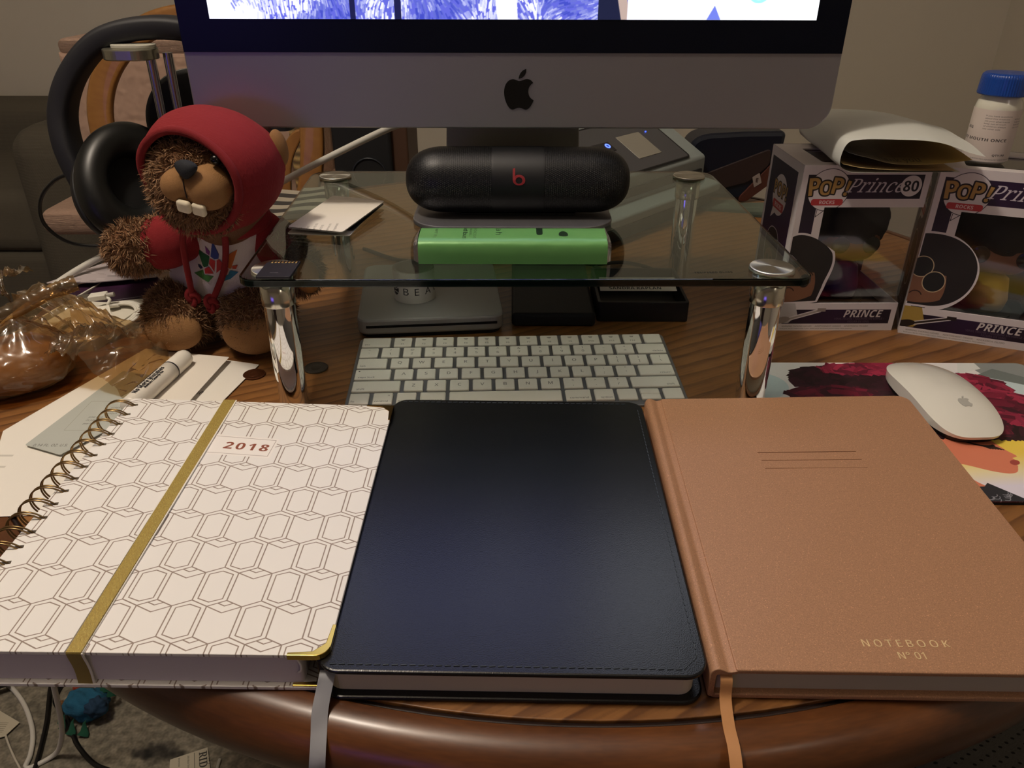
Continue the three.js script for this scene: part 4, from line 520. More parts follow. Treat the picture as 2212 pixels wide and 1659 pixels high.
// ---------- papers, pen, coins ----------
{
  const sheetM = (draw) => mat(0xffffff, 0.65, { map: cv(512, 512, (g, w, h) => { g.fillStyle = '#e9e4da'; g.fillRect(0, 0, w, h); draw?.(g, w, h); }) });
  const box = [-0.42, -0.66, 0.2, 0.3];
  const sheet = (label, pts, y, m, f, r = 0.001) => single('paper_sheet', label, 'paper', warp(uvXZ(flat(pts, 0.0003, r), ...box), f || (() => {})), m, [0, T0 + y, 0]);
  sheet('large white printed sheet under the left edge of planner', [[-0.3879, -0.4988], [-0.3379, -0.6407], [-0.2552, -0.615], [-0.2586, -0.5504], [-0.27, -0.4], [-0.345, -0.395]], 0.0004, sheetM((g) => { g.fillStyle = '#c9c4ba'; g.font = '11px sans-serif'; for (let i = 0; i < 5; i++) g.fillRect(90 + i * 6, 330 + i * 24, 60, 4); g.strokeStyle = '#5a564e'; g.lineWidth = 3; g.beginPath(); g.arc(248, 96, 10, 3.4, 5); g.stroke(); g.beginPath(); g.arc(262, 84, 10, 3.4, 5); g.stroke(); }));
  sheet('white paper slip under the beaver, rightmost of papers', [[-0.2239, -0.6081], [-0.285, -0.625], [-0.285, -0.535], [-0.2375, -0.53]], 0.001, sheetM((g) => { g.fillStyle = '#2a2a2a'; g.font = 'italic 16px serif'; g.fillText('the', 395, 180); }));
  sheet('folded white paper with curled right edge beside the pen', [[-0.2512, -0.613], [-0.327, -0.634], [-0.318, -0.54], [-0.2596, -0.5304]], 0.0018, mat(0xe6dfd4, 0.65), (v) => { v.y += 0.004 * Math.pow(clamp((v.x + 0.29) / 0.035), 2); });
  const cardM = mat(0xffffff, 0.45, { map: cv(512, 768, (g, w, h) => { g.fillStyle = '#b5b9b2'; g.fillRect(0, 0, w, h); g.fillStyle = '#55524c'; g.font = '26px sans-serif'; g.save(); g.translate(60, 690); g.fillText('0.14 FL. OZ. U.S.', 0, 0); g.restore(); g.strokeStyle = '#8c8a78'; g.lineWidth = 2; g.strokeRect(150, 330, 300, 240); g.font = '17px sans-serif'; ['KOREA', 'FAIRE', 'JUSQU’A'].forEach((s, i) => g.fillText(s, 300, 390 + i * 24)); ['JUNE 2018', '25 JUIN', 'peel here'].forEach((s, i) => g.fillText(s, 220, 470 + i * 26)); g.font = 'bold italic 24px sans-serif'; g.fillText('KOR', 330, 240); }) });
  single('product_card', 'pale grey green packaging card on the white sheet', 'card', uvXZ(flat([[-0.3581, -0.4764], [-0.3369, -0.592], [-0.2935, -0.58], [-0.305, -0.5], [-0.3258, -0.4633]], 0.0004, 0.001), -0.36, -0.6, 0.07, 0.14), cardM, [0, T0 + 0.0026, 0]);
  const pen = thing('nail_correction_pen', 'white cosmetic pen with black lettering leaning under the planner', 'pen', [-0.2913, T0 + 0.0105, -0.567], 0.0);
  pen.rotation.set(-PI / 2, 0, -0.14); 
  const pl = cv(512, 512, (g, w, h) => { g.fillStyle = '#e4ded2'; g.fillRect(0, 0, w, h); g.fillStyle = '#26252a'; g.fillRect(0, 338, w, 9); const put = (s, x, px, f) => { g.save(); g.translate(x, 120); g.rotate(PI / 2); g.font = f + px + 'px sans-serif'; g.fillText(s, 0, 0); g.restore(); }; g.save(); g.translate(0, 0); g.restore(); });
  part(pen, 'barrel', lathe([[0, -0.05], [0.0068, -0.05], [0.0076, -0.046], [0.0078, 0.0], [0.0078, 0.012], [0, 0.012]], 40), mat(0xe4ded2, 0.35));
  part(pen, 'dark_ring', lathe([[0.0078, 0.0122], [0.008, 0.0122], [0.008, 0.0134], [0.0078, 0.0134]], 40), mat(0x26252a, 0.4));
  part(pen, 'cap', lathe([[0, 0.0136], [0.0078, 0.0136], [0.0077, 0.034], [0.0068, 0.0378], [0.004, 0.0395], [0, 0.04]], 40).rotateX(PI).translate(0, 0.0272, 0).rotateX(PI).translate(0, 0.0272, 0), mat(0xe8e3d8, 0.35));
  const wrapT = (s, size, a, y) => warp(text(s, size, 0.0002, 'sans_bold').rotateZ(PI / 2).translate(a * 0.0079, y, 0), (v) => { const t = v.x / 0.0079, r = 0.00795 + v.z; v.x = r * Math.sin(t); v.z = r * Math.cos(t); });
  const ink = mat(0x232228, 0.5); for (const [s, z, a, y] of [['Sally Hansen', 0.0038, -0.55, -0.0145], ['No More Mistakes', 0.0036, 0.02, -0.0185], ['Manicure Clean-Up Pen', 0.0018, 0.45, -0.016]]) { part(pen, 'lettering', wrapT(s, z, a, y), ink); }
  const coin = (name, label, x, z, r, c) => { const o = thing(name, label, 'coin', [x, T0 + 0.0002, z]); part(o, 'disc', lathe([[0, 0.0011], [r * 0.86, 0.0011], [r * 0.9, 0.0014], [r * 0.97, 0.0014], [r, 0.0011], [r, 0.0002], [r * 0.97, 0], [0, 0]], 40), mat(c, 0.35, { metalness: 0.8, bumpMap: fuzz, bumpScale: 0.0002 })); part(o, 'relief', warp(new THREE.SphereGeometry(r * 0.5, 20, 12), (v) => { v.y = v.y * 0.06 + 0.0011; v.x *= 0.8; }), mat(c, 0.4, { metalness: 0.8 })); };
  coin('copper_coin', 'dull copper coin on the wood left of chrome leg', -0.2232, -0.5905, 0.0095, 0x6a4028);
  coin('grey_coin', 'grey coin on the wood right of left chrome leg', -0.1725, -0.603, 0.0105, 0x5c5850);
}
// ---------- bread in its bag, cable, magazine ----------
{
  const b = thing('bread_roll', 'golden brown bread roll inside the amber plastic bag', 'bread', [-0.418, T0 + 0.0008, -0.578]);
  const crust = dt(256, 256, (x, y) => { const v = 0.5 + 0.5 * N3(x * 9, y * 9, 2) + 0.2 * N3(x * 40, y * 40, 4), e = Math.sin(y * PI); return [lerp(0.62, 0.76, v), lerp(0.44, 0.58, v), lerp(0.24, 0.34, v)]; }, true);
  part(b, 'crust', warp(lathe([[0, 0], [0.028, 0.0006], [0.037, 0.005], [0.0405, 0.013], [0.039, 0.023], [0.031, 0.031], [0.018, 0.0355], [0, 0.037]].reverse(), 56), (v) => { const n = 1 + 0.05 * N3(v.x * 40, v.y * 40, v.z * 40); v.x *= n; v.z *= n; }), mat(0xffffff, 0.7, { map: crust, side: THREE.DoubleSide }));
  const g2 = thing('plastic_bag', 'crinkled amber see-through bag twisted shut around the bread roll', 'bag', [-0.418, T0, -0.578]);
  const film = mat(0xcdb48c, 0.12, { transmission: 0.9, thickness: 0, side: THREE.DoubleSide, specularIntensity: 1 });
  const cr = (x, y, z, k) => k * (Math.abs(N3(x * 38, y * 38, z * 38)) * 0.9 + 0.5 * Math.abs(N3(x * 90 + 3, y * 90, z * 90)));
  part(g2, 'film_around_bread', warp(new THREE.SphereGeometry(1, 72, 48), (v) => { const n = 1 + cr(v.x * 0.05, v.y * 0.05, v.z * 0.05, 0.16), up = clamp(v.y); const pinch = 1 - 0.55 * Math.pow(up, 3); v.set(v.x * 0.046 * n * pinch + 0.012 * up * up, Math.max(0.0004, 0.021 + v.y * 0.0245 * n + 0.012 * Math.pow(up, 4)), v.z * 0.046 * n * pinch); }), film);
  part(g2, 'film_skirt', grid(48, 36, (u, v) => { const a = lerp(-0.35, 1.95, v), r = lerp(0.036, lerp(0.108, 0.12, Math.abs(Math.sin(v * 5))), u); const x = Math.cos(a) * r, z = -Math.sin(a) * r * 0.9; const h = 0.03 * Math.pow(1 - u, 0.7) + 0.014 * Math.sin(u * PI) * (0.6 + Math.sin(v * 9)) + cr(x, u * 0.2, z, 0.018) + 0.018 * u * clamp(v * 1.6 - 0.3); return [x, Math.max(0.0006, h), z]; }), film);
  part(g2, 'film_tail', grid(30, 24, (u, v) => { const a = lerp(-0.9, 0.9, v) * (0.15 + u), r = 0.062 * u; return [0.012 - Math.cos(a) * r * 0.7 - 0.006, 0.064 + 0.012 * Math.sin(u * 3) + cr(u * 0.1, v * 0.1, 0, 0.02), -0.012 - r * 0.5 + Math.sin(a) * 0.05 * u]; }), film);
  part(g2, 'twist', warp(tube([[-0.012, 0.058, 0.006], [0.0, 0.0605, -0.001], [0.012, 0.064, -0.008], [0.03, 0.072, -0.02], [0.05, 0.076, -0.035]], 0.0065, 50, 14), (v) => { const k = 1 + 0.2 * N3(v.x * 200, v.y * 200, v.z * 200); v.y = 0.06 + (v.y - 0.06) * k; }), film);
  // tray with charging cable
  const t = thing('white_tray', 'shallow white cardboard tray holding the charging cable', 'tray', [-0.369, T0, -0.71], -0.17);
  const tw = mat(0xd2cdbf, 0.7); part(t, 'floor', rb(0.082, 0.0016, 0.15, 0.0006), tw, [-0.041, 0.0045, 0]); const sh = rpoly([[-0.083, -0.076], [0, -0.076], [0, 0.076], [-0.083, 0.076]], 0.003); sh.holes.push(rpoly([[-0.081, -0.074], [-0.081, 0.074], [-0.002, 0.074], [-0.002, -0.074]], 0.002)); part(t, 'wall', ext(sh, 0.0115, 0.0004).rotateX(-PI / 2), tw);
  const c = thing('charging_cable', 'coiled white charging cable with metal plug on the tray', 'cable', [-0.4, T0 + 0.0072, -0.68]);
  const pts = []; for (let i = 0; i <= 90; i++) { const a = i / 90 * 2 * PI * 4.4 + 1.9, r = 1 - 0.022 * Math.floor(i / 20.5) - 0.001 * i; pts.push([(0.031 * r) * Math.cos(a) * 1.05, 0.0016 + 0.0006 * Math.sin(a * 3) + (i % 40) * 0.00004, 0.05 * r * Math.sin(a)]); }
  pts.push([-0.012, 0.006, -0.03], [-0.012, 0.0105, -0.034], [-0.018, 0.0125, -0.0335]); c.rotation.y = -0.3;
  part(c, 'cord', tube(pts, 0.0016, 620, 8), mat(0xdedbd0, 0.5));
  const plug = part(c, 'plug', rb(0.017, 0.0055, 0.0115, 0.0012), mat(0xdedbd0, 0.45), [-0.024, 0.0128, -0.0325], [0, 0.45, 0.1]); part(plug, 'plug_shell', rb(0.013, 0.0045, 0.0115, 0.0005), mat(0xb8b6ae, 0.25, { metalness: 1 }), [-0.0148, 0, 0]); part(plug, 'strain_relief', cyl(0.002, 0.0024, 0.008, 16).rotateZ(PI / 2), mat(0xb0aca4, 0.5), [0.0115, 0, 0]);
  const wrp = single('cable_wrap', 'small white folded paper wrap holding the charging cable', 'paper wrap', warp(rb(0.034, 0.0007, 0.042, 0.0002, 1), (v) => { v.y += 0.003 * Math.sin(v.z * 70 + 1.2); }), mat(0xe0dbce, 0.6), [-0.3985, T0 + 0.0185, -0.672], [0.12, 0.5, -0.12]);
  const mg = cv(512, 256, (g, w, h) => { g.fillStyle = '#b9aeb0'; g.fillRect(0, 0, w, h); for (let i = 0; i < 70; i++) { g.fillStyle = ['#8d8488', '#d2c8c8', '#a89c9e', '#c4b9bb'][i % 4]; g.fillRect(rnd() * w, rnd() * h, 20 + rnd() * 60, 4 + rnd() * 8); } g.fillStyle = '#b0564e'; g.fillRect(250, 30, 130, 16); });
  single('glossy_leaflet', 'glossy grey leaflet with red print beside the white cord', 'leaflet', uvXZ(flat([[-0.4895, -0.762], [-0.456, -0.824], [-0.4008, -0.818], [-0.381, -0.781], [-0.44, -0.765]], 0.001, 0.001), -0.49, -0.83, 0.11, 0.07), mat(0xffffff, 0.3, { map: mg }), [0, T0 + 0.016, 0], [0, 0, 0]);
  const pu = dt(256, 64, (x, y) => { const v = 0.5 + 0.5 * N3(x * 4, y * 60, 3); return [lerp(0.12, 0.42, v * y), lerp(0.05, 0.2, v * y), lerp(0.12, 0.4, v * y)]; }, true);
  single('purple_brush_packet', 'packet with purple streaked front edge beneath the glossy leaflet', 'packet', warp(uvXZ(flat([[-0.483, -0.7605], [-0.4, -0.808], [-0.3785, -0.783], [-0.3735, -0.752], [-0.4183, -0.738], [-0.4594, -0.743]], 0.013, 0.003, 0.001), -0.49, -0.79, 0.12, 0.055), (v) => { if (v.y > 0.006) v.y -= 0.008 * clamp((v.z + 0.775) / 0.03); }), mat(0xffffff, 0.4, { map: pu }), [0, T0 + 0.0012, 0]);
  const j = thing('small_jar', 'small clear jar with pale lid behind the beaver paw', 'jar', [-0.413, T0, -0.8]);
  part(j, 'jar_body', lathe([[0, 0], [0.015, 0], [0.017, 0.003], [0.017, 0.055], [0.011, 0.06], [0.011, 0.063], [0, 0.063]], 40), mat(0x2a2620, 0.2)); part(j, 'lid', lathe([[0, 0.069], [0.019, 0.0685], [0.021, 0.067], [0.021, 0.0625], [0, 0.0625]], 40), mat(0xa7a595, 0.45));
}
// ---------- headphones on a stand ----------
{
  const s = thing('headphone_stand', 'brushed metal headphone stand with two rods behind the beaver', 'headphone stand', [-0.3345, T0, -0.79]);
  const rodM = mat(0xb9b4b8, 0.22, { metalness: 1 });
  for (const x of [-0.0085, 0.0085]) part(s, 'rod', cyl(0.0045, 0.0045, 0.235, 24), rodM, [x, 0.1205, 0]);
  const pill = (w, d) => rpoly([[-w, -d], [w, -d], [w, d], [-w, d]], d * 0.98);
  part(s, 'cradle', ext(pill(0.0245, 0.0195), 0.0095, 0.001, 12).rotateX(-PI / 2), mat(0xa8a594, 0.3, { metalness: 0.9 }), [-0.0205, 0.2335, 0.012]); part(s, 'cradle_pad', ext(pill(0.02, 0.014), 0.003, 0.0006, 12).rotateX(-PI / 2), mat(0xb5b2a4, 0.5), [-0.0185, 0.243, 0.008]);
  part(s, 'base', lathe([[0, 0.004], [0.045, 0.0038], [0.047, 0.002], [0.047, 0], [0, 0]], 56), rodM);
  const h = thing('headphones', 'large black over-ear headphones hanging on the metal stand', 'headphones', [0, T0, 0]);
  const blk = mat(0x0b0b0e, 0.55), pad = mat(0x0c0d0c, 0.4), padT = mat(0x3a3834, 0.5);
  const P = [[-0.4205, 0.115, -0.765], [-0.433, 0.155, -0.772], [-0.4335, 0.187, -0.78], [-0.418, 0.2195, -0.787], [-0.386, 0.2485, -0.794], [-0.345, 0.2585, -0.8], [-0.3, 0.2545, -0.806], [-0.262, 0.235, -0.81], [-0.238, 0.2, -0.812], [-0.232, 0.165, -0.812]];
  const cu = new THREE.CatmullRomCurve3(P.map((p) => V(...p)), false, 'centripetal'), C0 = V(-0.335, 0.165, -0.79);
  part(h, 'headband', grid(90, 20, (u, v) => { const q = cu.getPoint(u), o = q.clone().sub(C0); o.z = 0; o.normalize(); const a = v * 2 * PI, c = Math.cos(a), d = Math.sin(a), e = (t) => Math.sign(t) * Math.pow(Math.abs(t), 0.6); return [q.x + o.x * 0.0105 * e(c), q.y + o.y * 0.0105 * e(c), q.z + 0.0165 * e(d)]; }), mat(0x14141a, 0.6));
  const cup = (pos, dir, r, squash, roll) => { const q = part(h, 'ear_cup', merge([lathe([[0, -0.03], [r * 0.7, -0.029], [r * 0.95, -0.018], [r * 0.98, -0.004], [0, -0.004]], 48).scale(squash, 1, 1)]), blk, pos); q.quaternion.setFromUnitVectors(V(0, 1, 0), V(...dir).normalize()); q.rotateY(roll); part(q, 'ear_pad', new THREE.TorusGeometry(r * 0.74, r * 0.3, 20, 56).rotateX(PI / 2).scale(squash, 0.9, 1), pad, [0, 0.006, 0]); part(q, 'ear_mesh', lathe([[0, 0.002], [r * 0.6, 0.001], [r * 0.62, -0.004]], 40).scale(squash, 1, 1), mat(0x0a0a0a, 0.9), [0, 0, 0]); return q; };
  cup([-0.376, 0.1225, -0.757], [0.72, 0.42, 0.5], 0.0585, 0.82, 0.3);
  const far = part(h, 'ear_cup', lathe([[0, 0.01], [0.045, 0.0095], [0.0495, 0.005], [0.0505, -0.004], [0.048, -0.012], [0, -0.014]], 64), mat(0x17181a, 0.75, { bumpMap: fuzz, bumpScale: 0.0003 }), [-0.3245, 0.168, -0.833]); far.quaternion.setFromUnitVectors(V(0, 1, 0), V(0.22, 0.2, 0.95).normalize()); part(far, 'rim_ring', new THREE.TorusGeometry(0.0502, 0.0012, 8, 64).rotateX(PI / 2), mat(0x37382f, 0.5));
  single('headphone_cable', 'thin black headphone cable looping left of the ear cup', 'cable', tube([[-0.428, T0 + 0.132, -0.768], [-0.455, T0 + 0.122, -0.77], [-0.478, T0 + 0.1, -0.775], [-0.484, T0 + 0.075, -0.78], [-0.47, T0 + 0.052, -0.79], [-0.44, T0 + 0.043, -0.805], [-0.405, T0 + 0.045, -0.83], [-0.385, T0 + 0.03, -0.85], [-0.37, T0 + 0.003, -0.87], [-0.34, T0 + 0.002, -0.89]], 0.0019, 110, 8), mat(0x0a0a0b, 0.4));
  single('power_cord', 'thick white power cord running from computer past the beaver', 'cord', tube([[-0.05, T0 + 0.2, -0.765], [-0.1, T0 + 0.172, -0.83], [-0.1364, T0 + 0.1555, -0.853], [-0.2039, T0 + 0.1245, -0.855], [-0.2566, T0 + 0.0985, -0.858], [-0.33, T0 + 0.062, -0.855], [-0.4, T0 + 0.04, -0.838], [-0.448, T0 + 0.03, -0.806], [-0.4925, T0 + 0.0065, -0.748], [-0.535, T0 - 0.035, -0.7], [-0.56, T0 - 0.2, -0.685], [-0.6, T0 - 0.5, -0.7], [-0.66, 0.05, -0.74], [-0.6885, 0.006, -0.745], [-0.7185, 0.004, -0.7267], [-0.7237, 0.004, -0.7487], [-0.7417, 0.004, -0.7884], [-0.7928, 0.004, -0.848], [-0.8476, 0.004, -0.8844], [-0.95, 0.004, -0.9]], 0.0037, 260, 10), mat(0xc9c6bd, 0.5));
}
// ---------- plush beaver ----------
{
  const smin = (a, b, k) => { const h = Math.max(k - Math.abs(a - b), 0) / k; return Math.min(a, b) - h * h * k * 0.25; };
  const capsule = (p, a, b, ra, rb2) => { const bx = b[0] - a[0], by = b[1] - a[1], bz = b[2] - a[2], px = p[0] - a[0], py = p[1] - a[1], pz = p[2] - a[2]; const t = clamp((px * bx + py * by + pz * bz) / (bx * bx + by * by + bz * bz || 1)); return Math.hypot(px - t * bx, py - t * by, pz - t * bz) - lerp(ra, rb2, t); };
  const field = (bones, k) => (p) => { let d = 1; for (const [a, b, ra, rc] of bones) d = smin(d, capsule(p, a, b, ra, rc), k); return d; };
  function mesh(f, c, half, n) {                        // surface of f = 0 in a cube about c
    const mc = new MarchingCubes(n, new THREE.MeshBasicMaterial(), false, false, 120000); mc.isolation = 0; const h = n / 2;
    for (let z = 0; z < n; z++) for (let y = 0; y < n; y++) for (let x = 0; x < n; x++) mc.field[x + y * n + z * n * n] = -f([c[0] + (x - h) / h * half, c[1] + (y - h) / h * half, c[2] + (z - h) / h * half]) * 100;
    mc.update(); const g = new THREE.BufferGeometry(), pos = mc.positionArray.slice(0, mc.count * 3); for (let i = 0; i < pos.length; i += 3) { pos[i] = c[0] + pos[i] * half; pos[i + 1] = c[1] + pos[i + 1] * half; pos[i + 2] = c[2] + pos[i + 2] * half; }
    g.setAttribute('position', new THREE.BufferAttribute(pos, 3)); const m = mergeVertices(g, 1e-5); m.computeVertexNormals(); m.setAttribute('uv', new THREE.Float32BufferAttribute(new Float32Array(m.attributes.position.count * 2).map((_, i) => pos[0] * 0 + m.attributes.position.array[(i >> 1) * 3 + (i & 1)] * 20), 2)); return m;
  }
  const H = [-0.2376, 0.1660, -0.6228], tor = [[-0.2626, 0.0325, -0.7018], [-0.2503, 0.0991, -0.6719], 0.0325, 0.028];
  const armR = [[[-0.2775, 0.1045, -0.6640], [-0.3026, 0.0991, -0.6500], 0.0150, 0.0175], [[-0.3026, 0.0991, -0.6500], [-0.3245, 0.0991, -0.6338], 0.0185, 0.0205]], armL = [[[-0.2240, 0.1010, -0.6690], [-0.2066, 0.0853, -0.6674], 0.0150, 0.0165], [[-0.2106, 0.0853, -0.6674], [-0.1944, 0.0641, -0.6700], 0.0175, 0.019]];
  const legR = [[[-0.2770, 0.0280, -0.6900], [-0.3030, 0.0285, -0.6600], 0.022, 0.0285], [[-0.3030, 0.0285, -0.6600], [-0.3050, 0.0285, -0.6480], 0.0285, 0.0275]], legL = [[[-0.2500, 0.0280, -0.6900], [-0.2340, 0.0290, -0.6550], 0.022, 0.0285], [[-0.2340, 0.0290, -0.6550], [-0.2320, 0.0285, -0.6430], 0.0285, 0.0275]];
  const body = field([tor, ...armR, ...armL, ...legR, ...legL, [[-0.2482, 0.1131, -0.6618], [-0.2436, 0.1605, -0.6228], 0.026, 0.041], [[-0.2436, 0.1605, -0.6228], [-0.2336, 0.1605, -0.6228], 0.041, 0.041], [[-0.2640, 0.0200, -0.7300], [-0.2620, 0.0160, -0.7750], 0.012, 0.016]], 0.012);
  const plush = mat(0x6e4a2e, 0.95, { bumpMap: fuzz, bumpScale: 0.0012 }), red = mat(0x7d0f16, 0.9, { bumpMap: fuzz, bumpScale: 0.0006, sheen: 0.5, sheenColor: new THREE.Color(0x8a2020), side: THREE.DoubleSide }), velvet = mat(0x8f683e, 0.9, { bumpMap: fuzz, bumpScale: 0.0005, sheen: 0.4, sheenColor: new THREE.Color(0xa06a3c) });
  const b = thing('plush_beaver', 'brown plush beaver with buck teeth in a red hooded white sweatshirt', 'stuffed toy', [0, T0, 0]);
  const bg = mesh(body, [-0.2468, 0.1189, -0.6545], 0.112, 72); part(b, 'body', bg, plush);
  // sweatshirt: white body, red sleeves, red hood
  const shirt = (p) => Math.max(smin(capsule(p, [-0.2608, 0.0423, -0.6952], [-0.2488, 0.1061, -0.6669], 0.0405, 0.0325), capsule(p, [-0.2847, 0.0569, -0.6852], [-0.2336, 0.0569, -0.6852], 0.0345, 0.0345), 0.02), 0.0335 - p[1] + 0.1 * Math.max(0, -0.70 - p[2]), p[1] - 0.131);
  part(b, 'sweatshirt', mesh(shirt, [-0.2531, 0.0841, -0.6766], 0.062, 60), mat(0xc9bfc0, 0.88, { bumpMap: fuzz, bumpScale: 0.0004 }));
  const sleeve = (arm, cut) => (p) => Math.max(smin(capsule(p, arm[0][0], arm[0][1], arm[0][2] + 0.006, arm[0][3] + 0.0035), capsule(p, arm[1][0], arm[1][1], arm[1][2] + 0.0035, arm[1][3] + 0.001), 0.006), cut(p));
  part(b, 'sleeve', mesh(sleeve(armR, (p) => -(p[0] + 0.309 + (p[1] - 0.099) * 0.15)), [-0.2850, 0.1014, -0.6555], 0.042, 44), red); part(b, 'sleeve', mesh(sleeve(armL, (p) => (p[0] + 0.2035) * 0.8 - (p[1] - 0.078) * 0.5), [-0.2248, 0.0923, -0.6668], 0.042, 44), red);
  const f = V(-0.27, -0.03, 0.96).normalize(), ux = V(0, 1, 0).cross(f).normalize(), uy = f.clone().cross(ux), Hc = V(...H);
  const onHood = (th, ph, r) => { const d = f.clone().multiplyScalar(Math.cos(th)).addScaledVector(ux, Math.sin(th) * Math.cos(ph)).addScaledVector(uy, 0.94 * Math.sin(th) * Math.sin(ph)).addScaledVector(uy, -0.012); return Hc.clone().addScaledVector(d, r); };
  const hoodR = (th, ph) => 0.0525 + 0.002 * Math.sin(ph * 3 + 1) * Math.sin(th) + 0.0035 * clamp(Math.sin(ph)) - 0.002 * clamp(-Math.sin(ph)), t0 = 0.93;
  part(b, 'hood', grid(72, 40, (u, v) => onHood(lerp(t0, PI, v), u * 2 * PI, hoodR(lerp(t0, PI, v), u * 2 * PI) + 0.0012 * N3(u * 9, v * 7, 1) * Math.sin(v * PI)).toArray()), red);
  const rim = []; for (let i = 0; i < 40; i++) { const ph = i / 40 * 2 * PI; rim.push(onHood(t0 - 0.02, ph, hoodR(t0, ph) - 0.0004 + 0.0008 * Math.sin(ph * 5)).toArray()); } part(b, 'hood_rim', tube(rim, 0.0033, 160, 10, true), red);
  part(b, 'collar', warp(new THREE.TorusGeometry(0.0265, 0.0085, 14, 60).rotateX(PI / 2), (v) => { const a = Math.atan2(v.z, v.x); v.x = v.x * 1.08 - 0.2466; v.y = v.y * 0.95 + 0.1195 - 0.006 * Math.max(0, Math.sin(a)); v.z = v.z * 0.82 - 0.656; }), red);
  // face
  const muz = (p) => smin(capsule(p, [-0.2282, 0.1655, -0.5859], [-0.2291, 0.1651, -0.5814], 0.0167, 0.0167), capsule(p, [-0.2498, 0.1682, -0.5832], [-0.2502, 0.1678, -0.5778], 0.0122, 0.0122), 0.004);
  part(b, 'muzzle', mesh(muz, [-0.2367, 0.1660, -0.5823], 0.034, 48), velvet);
  const nose = part(b, 'nose', warp(new THREE.SphereGeometry(1, 28, 20), (v) => { const w = 0.0106 * (0.35 + 0.65 * clamp((v.y + 1) / 1.5)); v.set(v.x * w, v.y * 0.007, v.z * 0.005); }), mat(0x0c0f18, 0.75, { bumpMap: fuzz, bumpScale: 0.0003 }), [-0.2381, 0.1817, -0.5692], [-0.25, -0.25, -0.12]);
  for (const [x, y, z] of [[-0.2442, 0.1548, -0.5674], [-0.2341, 0.1519, -0.5691]]) part(b, 'tooth', warp(rb(0.0112, 0.0094, 0.005, 0.0023, 4), (v) => { const k = 1 + 0.1 * Math.cos(v.x * 300); v.y *= k; }), mat(0xd8cdb4, 0.85), [x, y, z], [0.25, -0.3, -0.1]);
  part(b, 'mouth_seam', tube([[-0.2417, 0.1750, -0.5692], [-0.2417, 0.1687, -0.5684], [-0.2412, 0.1606, -0.5684]], 0.0005, 16, 6), mat(0x24150c, 0.9));
  part(b, 'eye', new THREE.SphereGeometry(0.0042, 20, 16), mat(0x080606, 0.12), [-0.2196, 0.1859, -0.5809]);
  part(b, 'ear', warp(new THREE.SphereGeometry(1, 20, 16), (v) => v.set(v.x * 0.0072, v.y * 0.0148, v.z * 0.008)), velvet, [-0.1876, 0.1831, -0.6345], [0, 0, 0.1]);
  for (const [x, y, z, ry] of [[-0.303, 0.0245, -0.6285, -0.08], [-0.2315, 0.0235, -0.6235, -0.05]]) part(b, 'foot_pad', warp(new THREE.SphereGeometry(1, 30, 20), (v) => v.set(v.x * 0.0262, v.y * 0.0185, v.z * 0.013)), velvet, [x, y, z], [-0.12, ry, 0]);
  part(b, 'paw_pad', warp(new THREE.SphereGeometry(1, 20, 14), (v) => v.set(v.x * 0.011, v.y * 0.015, v.z * 0.008)), mat(0xa8743c, 0.9), [-0.1856, 0.0641, -0.6563], [0, 0.4, 0.3]);
  // cords
  part(b, 'drawstring', tube([[-0.2575, 0.1269, -0.6162], [-0.2621, 0.1291, -0.6102], [-0.2713, 0.1166, -0.6165], [-0.2784, 0.0923, -0.6276], [-0.2808, 0.0736, -0.6324], [-0.2832, 0.0545, -0.6372]], 0.0026, 50, 10), red); part(b, 'drawstring', tube([[-0.2343, 0.1291, -0.6139], [-0.2343, 0.1269, -0.6116], [-0.2398, 0.1061, -0.6225], [-0.2490, 0.0806, -0.6330], [-0.2607, 0.0593, -0.6370], [-0.2664, 0.0496, -0.6374]], 0.0028, 50, 10), red);
  for (const [x, y, z] of [[-0.2831, 0.0527, -0.6370], [-0.2673, 0.0472, -0.6365]]) part(b, 'knot', warp(new THREE.TorusKnotGeometry(0.0036, 0.0021, 60, 8, 2, 3), (v) => { v.y *= 1.3; }), red, [x, y, z]);
  // emblem on the chest: coloured facets, each lying on the cloth
  const zOn = (x, y) => { let z = -0.58; for (let i = 0; i < 60; i++) { const d = shirt([x, y, z]); if (d < 0.00005) break; z -= Math.max(d, 0.00003); } return z; };
